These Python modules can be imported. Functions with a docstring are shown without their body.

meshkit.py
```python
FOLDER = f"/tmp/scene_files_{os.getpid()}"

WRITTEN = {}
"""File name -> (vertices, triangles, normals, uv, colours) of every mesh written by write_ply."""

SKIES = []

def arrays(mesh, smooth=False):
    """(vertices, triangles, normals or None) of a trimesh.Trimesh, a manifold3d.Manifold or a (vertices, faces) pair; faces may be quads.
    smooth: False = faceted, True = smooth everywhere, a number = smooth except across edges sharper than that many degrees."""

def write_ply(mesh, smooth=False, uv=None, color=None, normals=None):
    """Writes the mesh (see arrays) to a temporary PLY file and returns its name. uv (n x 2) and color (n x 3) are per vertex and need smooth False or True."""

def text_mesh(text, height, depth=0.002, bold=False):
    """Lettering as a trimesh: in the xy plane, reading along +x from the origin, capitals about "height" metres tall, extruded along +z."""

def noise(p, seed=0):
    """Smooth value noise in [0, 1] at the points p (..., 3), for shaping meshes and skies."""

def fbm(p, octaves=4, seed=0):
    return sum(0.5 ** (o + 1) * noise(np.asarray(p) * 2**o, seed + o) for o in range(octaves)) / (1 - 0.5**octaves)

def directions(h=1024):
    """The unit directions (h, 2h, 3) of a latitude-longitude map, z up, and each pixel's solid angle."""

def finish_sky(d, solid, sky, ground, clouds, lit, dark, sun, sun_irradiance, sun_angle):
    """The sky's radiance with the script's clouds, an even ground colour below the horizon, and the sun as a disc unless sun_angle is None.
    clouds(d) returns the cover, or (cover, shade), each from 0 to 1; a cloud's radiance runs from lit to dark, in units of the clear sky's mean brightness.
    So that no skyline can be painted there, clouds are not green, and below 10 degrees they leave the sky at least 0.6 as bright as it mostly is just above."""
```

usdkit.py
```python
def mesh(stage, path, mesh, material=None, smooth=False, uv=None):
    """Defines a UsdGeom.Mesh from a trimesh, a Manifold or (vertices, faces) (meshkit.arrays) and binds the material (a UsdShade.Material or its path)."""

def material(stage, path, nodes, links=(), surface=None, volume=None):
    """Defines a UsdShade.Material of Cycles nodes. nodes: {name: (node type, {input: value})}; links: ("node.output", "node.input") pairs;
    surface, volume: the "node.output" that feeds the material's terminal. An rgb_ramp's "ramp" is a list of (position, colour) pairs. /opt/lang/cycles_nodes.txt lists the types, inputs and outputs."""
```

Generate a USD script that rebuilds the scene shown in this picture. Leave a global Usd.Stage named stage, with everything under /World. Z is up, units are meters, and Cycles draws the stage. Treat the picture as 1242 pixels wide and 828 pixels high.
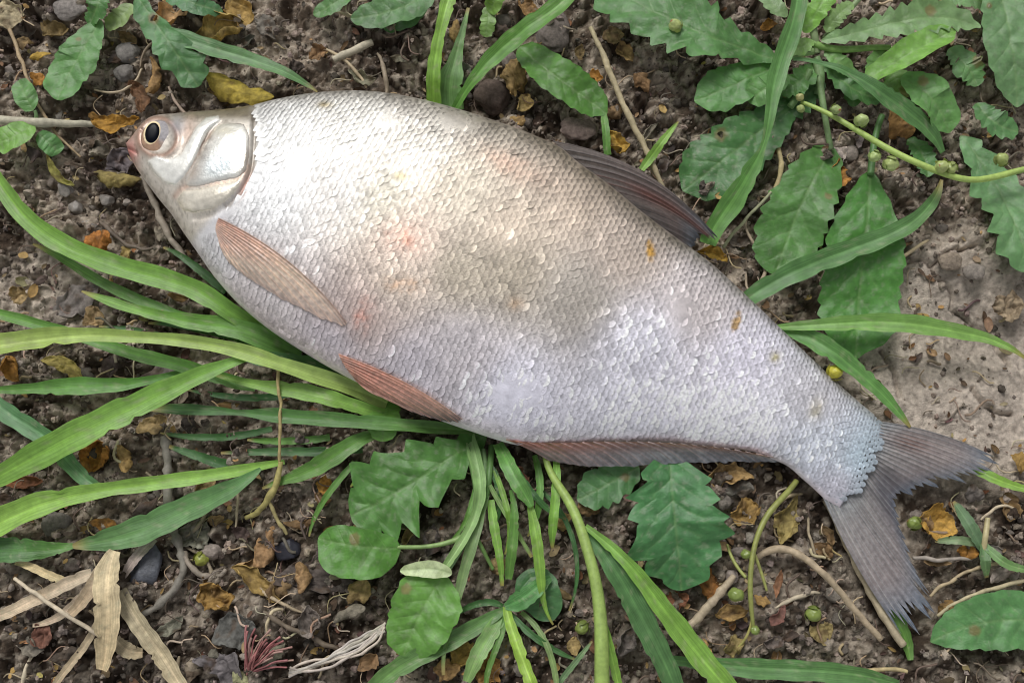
import math, random
import numpy as np, trimesh
from scipy.interpolate import CubicSpline, PchipInterpolator
from scipy.spatial import cKDTree
from shapely.geometry import Polygon, Point
from shapely import contains_xy
from pxr import Usd, UsdGeom, UsdLux, UsdShade, Gf, Sdf, Vt
import usdkit, meshkit
from meshkit import fbm, noise

stage = Usd.Stage.CreateInMemory()
UsdGeom.SetStageUpAxis(stage, 'Z'); UsdGeom.SetStageMetersPerUnit(stage, 1.0)
UsdGeom.Xform.Define(stage, '/World'); UsdGeom.Scope.Define(stage, '/World/Looks')
rng = np.random.default_rng(7); random.seed(7)

# ------------------------------------------------------------------ camera, sky, sun, exposure
TILT, DIST, HFOV = math.radians(12), 0.45, math.radians(50)
EXPOSURE = 0.56
SUN_EL, SUN_AZ = math.radians(52), math.radians(-22)          # azimuth clockwise from +y; light from the upper left
SKY_STRENGTH, SUN_I, SUN_ANGLE = 0.095, 0.42, 24.0
TARGET = np.array([0, 0, 0.008])
CAM = TARGET + DIST * np.array([0, -math.sin(TILT), math.cos(TILT)])
RIGHT, UP = np.array([1.0, 0, 0]), np.array([0, math.cos(TILT), math.sin(TILT)])
FWD = np.cross(UP, RIGHT)
HALF = math.tan(HFOV / 2)
cam = UsdGeom.Camera.Define(stage, '/World/camera')
M4 = Gf.Matrix4d(*RIGHT, 0, *UP, 0, *(-FWD), 0, *CAM, 1)
cam.AddTransformOp().Set(M4)
cam.CreateFocalLengthAttr(36 / 2 / HALF); cam.CreateHorizontalApertureAttr(36.0); cam.CreateVerticalApertureAttr(24.0)
cam.CreateClippingRangeAttr(Gf.Vec2f(0.02, 100)); cam.CreateExposureAttr(EXPOSURE)
cam.CreateFStopAttr(32.0); cam.CreateFocusDistanceAttr(0.435)

sunv = np.array([math.sin(SUN_AZ) * math.cos(SUN_EL), math.cos(SUN_AZ) * math.cos(SUN_EL), math.sin(SUN_EL)])
skymat = usdkit.material(stage, '/World/Looks/sky_look', {
    'sky': ('sky_texture', {'sky_type': 'single_scattering', 'sun_disc': False, 'sun_elevation': SUN_EL, 'sun_rotation': math.atan2(sunv[0], sunv[1]), 'aerosol_density': 2.0}),
    'tc': ('texture_coordinate', {}), 'n': ('noise_texture', {'scale': 2.2, 'detail': 5, 'roughness': 0.55}),
    'r': ('rgb_ramp', {'ramp': [(0.3, (0.72, 0.72, 0.72)), (0.7, (1, 1, 1))]}),
    'h': ('hsv', {'saturation': 0.12, 'value': 1.0}), 'm': ('mix', {'mix_type': 'multiply', 'fac': 1.0}),
    'b': ('background_shader', {'strength': SKY_STRENGTH})},
    [('tc.generated', 'n.vector'), ('n.fac', 'r.fac'), ('sky.color', 'h.color'), ('h.color', 'm.color1'), ('r.color', 'm.color2'), ('m.color', 'b.color')], surface='b.background')
dome = UsdLux.DomeLight.Define(stage, '/World/sky')
UsdShade.MaterialBindingAPI.Apply(dome.GetPrim()).Bind(skymat)
dome.GetPrim().SetCustomDataByKey('kind', 'structure')
sun = UsdLux.DistantLight.Define(stage, '/World/sun')
sun.CreateNormalizeAttr(True); sun.CreateIntensityAttr(SUN_I); sun.CreateAngleAttr(SUN_ANGLE); sun.CreateColorAttr(Gf.Vec3f(1, 0.985, 0.965))
zx = np.cross([0, 1, 0], sunv); zx /= np.linalg.norm(zx); zy = np.cross(sunv, zx)
sun.AddTransformOp().Set(Gf.Matrix4d(*zx, 0, *zy, 0, *sunv, 0, 0, 0, 0, 1))

# ------------------------------------------------------------------ helpers
PXW, PXH = 1242.0, 828.0
def ray(px, py):
    px, py = np.asarray(px, float), np.asarray(py, float)
    u, v = (px / PXW * 2 - 1) * HALF, -(py / PXH * 2 - 1) * HALF * PXH / PXW
    return FWD + u[..., None] * RIGHT + v[..., None] * UP
def at(px, py, z):
    """The point of the place at height z that the photograph shows at (px, py)."""
    d = ray(px, py); z = np.asarray(z, float)
    k = (z - CAM[2]) / d[..., 2]
    return CAM + d * k[..., None]
def project(P):
    q = np.asarray(P) - CAM
    f = q @ FWD
    return (q @ RIGHT / f / HALF + 1) / 2 * PXW, (1 - q @ UP / f / HALF * PXW / PXH) / 2 * PXH
PX = 2 * HALF * DIST / PXW
def lin(c):
    c = np.asarray(c, float) / 255.0
    return np.where(c <= 0.04045, c / 12.92, ((c + 0.055) / 1.055) ** 2.4)

used = {}
def unique(parent, name):
    key = f'{parent}/{name}'
    n = used.get(key, 0); used[key] = n + 1
    return key if n == 0 else f'{key}_{n:03d}'
def tag(prim, label=None, cat=None, group=None, kind=None):
    for k, v in (('label', label), ('category', cat), ('group', group), ('kind', kind)):
        if v: prim.SetCustomDataByKey(k, v)
    return prim
def thing(name, label, cat, loc=(0, 0, 0), group=None):
    x = UsdGeom.Xform.Define(stage, unique('/World', name))
    x.AddTranslateOp().Set(Gf.Vec3d(*map(float, loc)))
    tag(x.GetPrim(), label, cat, group)
    return (str(x.GetPath()), np.asarray(loc, float))
ROOT = ('/World', np.zeros(3))
def put(name, v, f, mat, parent=ROOT, tint=None, uv=None, smooth=True):
    """One Mesh prim with a per-vertex tint (its own base colour) and optional uv."""
    v, f = np.asarray(v, float), np.asarray(f, int)
    if f.shape[1] == 4:
        f = np.vstack([f[:, [0, 1, 2]], f[:, [0, 2, 3]]])
    use = np.unique(f)
    if len(use) < len(v):
        back = np.zeros(len(v), int); back[use] = np.arange(len(use)); f = back[f]
        if tint is not None and np.ndim(tint) == 2: tint = np.asarray(tint)[use]
        if uv is not None: uv = np.asarray(uv)[use]
        v = v[use]
    path = unique(parent[0], name)
    m = usdkit.mesh(stage, path, trimesh.Trimesh(v - parent[1], f, process=False), LOOK[mat], smooth=smooth)
    api = UsdGeom.PrimvarsAPI(m)
    if tint is not None:
        tint = np.broadcast_to(np.asarray(tint, float), (len(v), 3))
        api.CreatePrimvar('tint', Sdf.ValueTypeNames.Color3fArray, 'vertex').Set(Vt.Vec3fArray.FromNumpy(np.ascontiguousarray(tint, np.float32)))
    if uv is not None:
        api.CreatePrimvar('st', Sdf.ValueTypeNames.TexCoord2fArray, 'vertex').Set(Vt.Vec2fArray.FromNumpy(np.asarray(uv, np.float32)))
    m.CreateDoubleSidedAttr(True)
    return (path, parent[1]), m.GetPrim()
def grid_faces(n, m, wrap=False):
    i, j = np.meshgrid(np.arange(n - 1), np.arange(m if wrap else m - 1), indexing='ij')
    a = i * m + j; b = i * m + (j + 1) % m
    return np.stack([a, b, b + m, a + m], -1).reshape(-1, 4)
def curve(pts, n):
    p = np.asarray(pts, float)
    d = np.r_[0, np.cumsum(np.linalg.norm(np.diff(p, axis=0), axis=1) + 1e-9)]; d /= d[-1]
    t = np.linspace(0, 1, n)
    if len(p) < 3:
        return np.stack([np.interp(t, d, p[:, k]) for k in range(p.shape[1])], 1), d
    return PchipInterpolator(d, p)(t) if p.shape[1] == 1 else CubicSpline(d, p)(t), d
def tube_mesh(p, r, sides=8, cap=True):
    p = np.asarray(p, float); r = np.broadcast_to(r, (len(p),))
    t = np.gradient(p, axis=0); t /= np.linalg.norm(t, axis=1, keepdims=True) + 1e-12
    a = np.cross(t, np.where(np.abs(t[:, 2:]) < 0.9, [0, 0, 1.0], [1.0, 0, 0])); a /= np.linalg.norm(a, axis=1, keepdims=True)
    b = np.cross(t, a); g = np.arange(sides) * 2 * np.pi / sides
    v = p[:, None] + r[:, None, None] * (np.cos(g)[None, :, None] * a[:, None] + np.sin(g)[None, :, None] * b[:, None])
    v = v.reshape(-1, 3); f = grid_faces(len(p), sides, True)
    f = np.vstack([f[:, [0, 1, 2]], f[:, [0, 2, 3]]])
    if cap:
        k = len(v); v = np.vstack([v, p[:1], p[-1:]]); j = np.arange(sides); e = (len(p) - 1) * sides
        f = np.vstack([f, np.stack([np.full(sides, k), (j + 1) % sides, j], 1), np.stack([np.full(sides, k + 1), e + j, e + (j + 1) % sides], 1)])
    return v, f
def join(parts):
    vs, fs, ts, n = [], [], [], 0
    for v, f, t in parts:
        vs.append(v); fs.append(f + n); ts.append(np.broadcast_to(t, (len(v), 3))); n += len(v)
    return np.vstack(vs), np.vstack(fs), np.vstack(ts)
def sstep(a, b, x):
    t = np.clip((x - a) / (b - a), 0, 1); return t * t * (3 - 2 * t)

# ------------------------------------------------------------------ materials
LOOK = {}
def look(name, nodes, links, surface):
    LOOK[name] = usdkit.material(stage, '/World/Looks/' + name, nodes, links, surface=surface)
def tinted(name, rough, spec=0.5, metallic=0.0, scale=400, lo=0.75, hi=1.2, bump=0.0, bscale=900, translucent=0.0, stripes=0, coat=0.0, rough_var=0.0, sss=0.0, detail=4, diffrough=0.0, alpha=1.0):
    nodes = {'a': ('attribute', {'attribute': 'tint'}), 'g': ('geometry', {}),
             'n': ('noise_texture', {'scale': scale, 'detail': detail, 'roughness': 0.6}),
             'r': ('rgb_ramp', {'ramp': [(0.28, (lo,) * 3), (0.72, (hi,) * 3)]}),
             'm': ('mix', {'mix_type': 'multiply', 'fac': 1.0}),
             'p': ('principled_bsdf', {'roughness': rough, 'specular_ior_level': spec, 'metallic': metallic, 'coat_weight': coat, 'coat_roughness': 0.15, 'subsurface_weight': sss, 'subsurface_scale': 0.003, 'diffuse_roughness': diffrough, 'alpha': alpha})}
    links = [('g.position', 'n.vector'), ('n.fac', 'r.fac'), ('a.color', 'm.color1'), ('r.color', 'm.color2')]
    col = 'm.color'
    if stripes:
        nodes |= {'tc': ('texture_coordinate', {}), 'mp': ('mapping', {'scale': (1.6, float(stripes), 1.0)}), 'sn': ('noise_texture', {'scale': 1.0, 'detail': 3, 'roughness': 0.7}),
                  'mr': ('map_range', {'from_min': 0.3, 'from_max': 0.7, 'to_min': 0.72, 'to_max': 1.22}), 'm2': ('mix', {'mix_type': 'multiply', 'fac': 1.0})}
        links += [('tc.UV', 'mp.vector'), ('mp.vector', 'sn.vector'), ('sn.fac', 'mr.value'), ('m.color', 'm2.color1'), ('mr.result', 'm2.color2')]
        col = 'm2.color'
    links.append((col, 'p.base_color'))
    if rough_var:
        nodes |= {'n3': ('noise_texture', {'scale': scale * 0.5, 'detail': 3}), 'rv': ('map_range', {'from_min': 0.3, 'from_max': 0.7, 'to_min': rough - rough_var, 'to_max': rough + rough_var})}
        links += [('g.position', 'n3.vector'), ('n3.fac', 'rv.value'), ('rv.result', 'p.roughness')]
    if bump:
        nodes |= {'n2': ('noise_texture', {'scale': bscale, 'detail': 4, 'roughness': 0.65}), 'b': ('bump', {'strength': 1.0, 'distance': bump})}
        if stripes:
            nodes['ad'] = ('math', {'math_type': 'multiply_add', 'value2': 0.8})
            links += [('g.position', 'n2.vector'), ('sn.fac', 'ad.value1'), ('n2.fac', 'ad.value3'), ('ad.value', 'b.height')]
        else:
            links += [('g.position', 'n2.vector'), ('n2.fac', 'b.height')]
        links += [('b.normal', 'p.normal')]
    out = 'p.BSDF'
    if translucent:
        nodes |= {'t': ('translucent_bsdf', {}), 'tm': ('mix', {'mix_type': 'multiply', 'fac': 1.0, 'color2': (1.5, 1.6, 0.8)}), 'mc': ('mix_closure', {'fac': translucent})}
        links += [(col, 'tm.color1'), ('tm.color', 't.color'), ('p.BSDF', 'mc.closure1'), ('t.BSDF', 'mc.closure2')]
        out = 'mc.closure'
    look(name, nodes, links, out)
tinted('soil', 0.9, 0.15, scale=420, lo=0.55, hi=1.5, bump=0.0011, bscale=1700, detail=8, rough_var=0.08)
tinted('clod', 0.92, 0.12, scale=700, lo=0.6, hi=1.4, bump=0.0006, bscale=2200)
tinted('grass', 0.38, 0.5, scale=250, lo=0.82, hi=1.18, bump=0.00016, bscale=1500, translucent=0.25, stripes=9)
tinted('stalk', 0.45, 0.4, scale=500, lo=0.8, hi=1.2, bump=0.00012, bscale=1500)
tinted('leaf', 0.40, 0.5, scale=350, lo=0.75, hi=1.22, bump=0.00022, bscale=1300, translucent=0.2, detail=6)
tinted('dry', 0.7, 0.25, scale=600, lo=0.6, hi=1.3, bump=0.0003, bscale=1200, translucent=0.15, detail=6)
tinted('straw', 0.6, 0.3, scale=500, lo=0.7, hi=1.2, bump=0.00015, bscale=1500, stripes=8)
tinted('fruit', 0.35, 0.5, scale=800, lo=0.85, hi=1.15, bump=0.0001)
tinted('stone', 0.5, 0.5, scale=500, lo=0.6, hi=1.4, bump=0.0003)
tinted('skin', 0.38, 0.55, metallic=0.35, coat=0.3, scale=350, lo=0.82, hi=1.15, bump=0.00015, bscale=1600, rough_var=0.08)
tinted('scale', 0.45, 0.5, metallic=0.42, scale=1100, lo=0.72, hi=1.16, bump=0.00016, bscale=1800, rough_var=0.14)
tinted('plate', 0.27, 0.6, metallic=0.55, scale=260, lo=0.85, hi=1.12, bump=0.0002, bscale=700, rough_var=0.06)
tinted('fin', 0.32, 0.55, scale=600, lo=0.65, hi=1.25, bump=0.00012, bscale=1600, translucent=0.25, coat=0.3, alpha=0.8)
tinted('eye', 0.25, 0.06, scale=900, lo=0.8, hi=1.2)

# ------------------------------------------------------------------ the ground
# outline of the fish in the photograph (its rim is at mid thickness)
UPX = np.array([(153,174),(156,160),(166,149),(185,143),(215,138),(250,135),(285,132),(310,128),(335,122),(365,116),(400,112),(440,111),(480,115),(520,123),(560,134),(600,147),(640,161),(676,177),(700,196),(740,225),(780,258),(820,288),(860,317),(900,353),(940,391),(980,430),(1020,468),(1050,494),(1076,515)], float)
LOX = np.array([(153,174),(157,188),(166,205),(178,222),(194,243),(208,260),(220,278),(238,304),(262,338),(292,371),(330,402),(370,428),(400,446),(430,462),(480,487),(530,508),(575,524),(620,538),(680,540),(740,538),(800,537),(860,542),(920,550),(950,562),(975,582),(1000,605)], float)
AX0, AX1 = np.array([153., 174.]), np.array([1040., 560.])
axd = (AX1 - AX0) / np.linalg.norm(AX1 - AX0)
def axis_frac(x, y): return ((np.asarray(x) - AX0[0]) * axd[0] + (np.asarray(y) - AX0[1]) * axd[1]) / np.linalg.norm(AX1 - AX0)
ZC = PchipInterpolator([-.05, 0, .15, .4, .6, .8, 1.0, 1.1], np.array([15, 16, 20, 22.5, 21, 16, 11, 10]) * 1e-3)
fish_rim = np.vstack([UPX, LOX[::-1]])
fr = at(fish_rim[:, 0], fish_rim[:, 1], ZC(axis_frac(fish_rim[:, 0], fish_rim[:, 1])))
fish_poly = Polygon(fr[:, :2]).buffer(0)
fish_inner = fish_poly.buffer(-0.004)
TAILPX = np.array([(1070,510),(1150,532),(1212,562),(1218,582),(1130,600),(1100,610),(1110,660),(1145,750),(1130,776),(1088,776),(1040,690),(996,604)], float)
tp_ = at(TAILPX[:, 0], TAILPX[:, 1], 0.006); tail_poly = Polygon(tp_[:, :2]).buffer(0.003)
fish_inner = fish_inner.union(tail_poly)
rimtree = cKDTree(np.array([fish_poly.exterior.interpolate(d).coords[0] for d in np.linspace(0, fish_poly.exterior.length, 600)]))

def flatness(x, y):
    """1 on the trodden bare mud at the right, 0 on loose crumbly soil."""
    c = at(np.array(1165.), np.array(440.), 0.0)
    d = np.hypot((x - c[0]) / 0.052, (y - c[1]) / 0.052)
    c2 = at(np.array(70.), np.array(350.), 0.0)
    d2 = np.hypot((x - c2[0]) / 0.03, (y - c2[1]) / 0.02)
    return np.clip(np.maximum(sstep(1.25, 0.7, d), 0.6 * sstep(1.3, 0.6, d2)), 0, 1)
def H0(x, y):
    p = np.stack([x, y, np.zeros_like(x)], -1)
    h = (fbm(p * 28 + 5, 2, 3) - 0.5) * 0.012
    inside = contains_xy(fish_poly, x, y)
    d = rimtree.query(np.stack([x, y], -1))[0]
    dd = np.where(inside, d, -d)
    k = sstep(-0.012, 0.008, dd)
    return h * (1 - k) + k * (-0.004)
cells = []
for n, ext, lo, hi, seed in ((1500, 0.33, 0.0035, 0.0075, 4), (5200, 0.33, 0.0016, 0.0042, 1), (30000, 0.33, 0.0006, 0.0016, 2)):
    g = np.random.default_rng(seed)
    pts = np.stack([g.uniform(-ext, ext, n), g.uniform(-ext * 0.8, ext * 0.8, n)], 1)
    cells.append((cKDTree(pts), lo + (hi - lo) * g.random(n) ** 2, g.uniform(-0.3, 0.5, n)))
cracks = [[(1098,322),(1112,318),(1128,326),(1136,340),(1150,352),(1157,376)],[(1128,326),(1150,312),(1178,306)],[(1070,425),(1085,450),(1090,480)],[(1180,470),(1205,500),(1230,508)],[(20,330),(45,345),(60,352)],[(1157,376),(1190,395),(1225,440)]]
ck = []
for c in cracks:
    q, _ = curve(c, 60); q = q + np.cumsum(rng.normal(0, 0.5, q.shape), 0) * 0.6
    ck.append(at(q[:, 0], q[:, 1], 0.0)[:, :2])
cktree = cKDTree(np.vstack(ck))
def H(x, y, fine=True):
    x, y = np.asarray(x, float), np.asarray(y, float)
    sh = x.shape; x, y = x.ravel(), y.ravel()
    h = H0(x, y); h_far = h
    if fine:
        p = np.stack([x, y, np.zeros_like(x)], -1)
        rough = (1 - 0.85 * flatness(x, y)) * np.where(contains_xy(tail_poly, x, y), .3, 1.0)
        wx = np.stack([x + 0.002 * (noise(p * 400, 5) - .5), y + 0.002 * (noise(p * 400, 6) - .5)], 1)
        wx += np.stack([0.0008 * (noise(p * 1100, 15) - .5), 0.0008 * (noise(p * 1100, 16) - .5)], 1)
        for (tree, rad, off), amp in zip(cells, (0.7, 1.15, 1.2)):
            d, i = tree.query(wx, k=3)
            r = rad[i]
            b = np.sqrt(np.maximum(r * r - d * d, 0)) * amp + off[i] * r * (d < r)
            h = h + rough * np.clip(b, -0.001, 1).max(1)
        h = h + rough * (fbm(p * 130, 3, 8) - 0.5) * 0.008 + (fbm(p * 520, 3, 9) - 0.5) * (0.0012 + 0.0016 * rough)
        dk = cktree.query(np.stack([x, y], 1))[0]
        h = h - 0.0035 * np.exp(-(dk / 0.0007) ** 2)
        h = h_far + (h - h_far) * sstep(0.05, 0.0, np.maximum(np.abs(x) - 0.262, np.abs(y) - 0.185))
    return h.reshape(sh)
def gh(px, py):
    """Smooth ground height under a pixel."""
    z = np.zeros(np.shape(px))
    for _ in range(3):
        P = at(px, py, z); z = H(P[..., 0], P[..., 1], False)
    return z + 0.0032
def axis_samples(half, step, far):
    core = np.arange(-half, half + step / 2, step)
    out, d = [], step
    x = half
    while x < far:
        d *= 1.25; x += d; out.append(x)
    out = np.array(out)
    return np.r_[-out[::-1], core, out]
gx, gy = axis_samples(0.262, 0.00075, 4.0), axis_samples(0.185, 0.00075, 4.0)
X, Y = np.meshgrid(gx, gy, indexing='ij')
gz = H(X, Y)
gv = np.stack([X, Y, gz], -1).reshape(-1, 3)
pn = gv * [1, 1, 0]
n1, n2, n3 = fbm(pn * 22 + 3, 3, 21), fbm(pn * 90, 3, 22), fbm(pn * 420, 3, 23)
fl = flatness(gv[:, 0], gv[:, 1])
colA, colB, colC = lin((128, 114, 99)), lin((188, 175, 158)), lin((74, 62, 52))
w = sstep(0.35, 0.65, n1 * 0.5 + n2 * 0.5)[:, None]
gt = colC * (1 - w) + colA * w
w2 = np.clip(sstep(0.44, 0.62, n3 * 0.55 + n2 * 0.45) * 0.85 + 0.55 * fl, 0, 1)[:, None]
gt = gt * (1 - w2) + colB * w2
left = sstep(0.0, -0.10, gv[:, 1])[:, None] * (1 - fl[:, None])
gt = gt * (1 - 0.25 * left)
gt = gt * (1 - 0.7 * fl[:, None]) + lin((184, 172, 160)) * (0.72 + 0.5 * n2[:, None]) * 0.7 * fl[:, None]
far_ = sstep(0.0, 0.04, np.maximum(np.abs(gv[:, 0]) - 0.262, np.abs(gv[:, 1]) - 0.185))[:, None]
gt = gt * (1 - far_) + lin((118, 104, 89)) * far_
_, gp = put('ground', gv, grid_faces(len(gx), len(gy)), 'soil', tint=gt)
tag(gp, 'bare brown crumbly soil, trodden smooth at the right', None, None, 'structure')

# ------------------------------------------------------------------ builders of plants and litter
def zs_of(z, n):
    z = np.atleast_1d(np.asarray(z, float)) * 1e-3
    return np.interp(np.linspace(0, 1, n), np.linspace(0, 1, len(z)), z) if len(z) > 1 else np.full(n, z[0])
def path3(path, z, n):
    q, d = curve(path, n)
    zz = gh(q[:, 0], q[:, 1])
    k = np.ones(9) / 9
    zz = np.convolve(np.pad(zz, 4, 'edge'), k, 'valid') + zs_of(z, n)
    return at(q[:, 0], q[:, 1], zz), d, q
def wid(widths, d, n):
    return np.maximum(PchipInterpolator(d, np.asarray(widths, float))(np.linspace(0, 1, n)), 0.4)
def jitter(c, a=0.12, g=rng):
    return np.clip(np.asarray(c) * (1 + g.normal(0, a)) * (1 + g.normal(0, a * 0.4, 3)), 0, 1)
G_BRIGHT, G_MID, G_DARK, G_PALE, G_YEL = (0.135, 0.27, 0.055), (0.075, 0.18, 0.042), (0.035, 0.10, 0.034), (0.15, 0.25, 0.10), (0.24, 0.34, 0.075)
LEAFGAIN = np.array([1.5, 1.44, 1.25])
def blade(parent, path, widths, z, col, roll=0.0, fold=0.3, n=44, twist=0.0, name='blade', mat='grass', tipcol=None, label=None, root=False):
    """A folded ribbon along a traced path, base first."""
    P, d, q = path3(path, z, n)
    w = wid(widths, d, n) * PX * 0.5
    t = np.gradient(P, axis=0); t /= np.linalg.norm(t, axis=1, keepdims=True)
    side = np.cross(t, [0, 0, 1.0]); side /= np.linalg.norm(side, axis=1, keepdims=True)
    up = np.cross(side, t)
    tt = np.linspace(0, 1, n)
    ang = roll + twist * tt + 0.12 * np.sin(tt * 9 + rng.uniform(0, 6))
    s2 = side * np.cos(ang)[:, None] + up * np.sin(ang)[:, None]; u2 = up * np.cos(ang)[:, None] - side * np.sin(ang)[:, None]
    js = np.linspace(-1, 1, 9)
    edge = 1 + 0.05 * np.sin(tt[:, None] * 40 + js[None] * 3 + rng.uniform(0, 6))
    for _ in range(3):
        c_, sgn = rng.uniform(.1, .9), rng.choice([-1, 1]); edge = edge * (1 - rng.uniform(.1, .35) * np.exp(-((tt[:, None] - c_) / .012) ** 2) * (js[None] * sgn > .6))
    v = P[:, None] + s2[:, None] * (js[None, :, None] * w[:, None, None] * edge[..., None]) + u2[:, None] * ((np.abs(js) ** 1.3 * fold + 0.06 * np.sin(js * 9))[None, :, None] * w[:, None, None])
    v = v.reshape(-1, 3); v[:, 2] += (fbm(v * 130, 2, 33) - .5) * .0016
    col = np.asarray(col) * (LEAFGAIN if mat == 'grass' else 0.95); c = jitter(col, 0.07); c2 = np.asarray(np.asarray(tipcol) * LEAFGAIN if tipcol is not None else c * [1.05, 1.0, 0.95])
    tint = c[None] * (1 - tt[:, None]) + c2[None] * tt[:, None]
    rib = np.exp(-(js / 0.10) ** 2)
    tint = tint[:, None] * (1 + 0.28 * rib[None, :, None] * np.array([1.1, 1, 1.0]))
    tint = tint * (0.80 + 0.40 * fbm(v * 260, 2, 31)).reshape(n, 9, 1)
    spk = sstep(.66, .74, fbm(v * 800, 2, 32)).reshape(n, 9, 1) * .35; tint = tint * (1 - spk) + np.array([.36, .36, .24]) * spk
    if widths[-1] < 6 and mat == 'grass':
        bt = (sstep(.90, 1.0, tt) * .8)[:, None, None]; tint = tint * (1 - bt) + np.array([.36, .25, .09]) * bt
    uv = np.stack(np.broadcast_arrays(tt[:, None], js[None]), -1).reshape(-1, 2)
    p, prim = put(name, v, grid_faces(n, 9), mat, parent, tint.reshape(-1, 3), uv)
    if label: tag(prim, label)
    return p, prim
def stalk(parent, path, widths, z, col, name='stem', mat='stalk', n=36, knob=0.0, sides=8):
    P, d, q = path3(path, z, n)
    r = wid(widths, d, n) * PX * 0.5
    if knob: r = r * (1 + knob * (noise(P * 500, 41) - 0.5)); P = P + (np.stack([noise(P * 220, k) for k in (43, 44, 45)], -1) - .5) * knob * 0.0022
    v, f = tube_mesh(P, r, sides)
    c = jitter(col, 0.06)
    tint = c * (0.75 + 0.5 * fbm(v * 320, 2, 51))[:, None]
    return put(name, v, f, mat, parent, tint, np.zeros((len(v), 2)))
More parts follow.
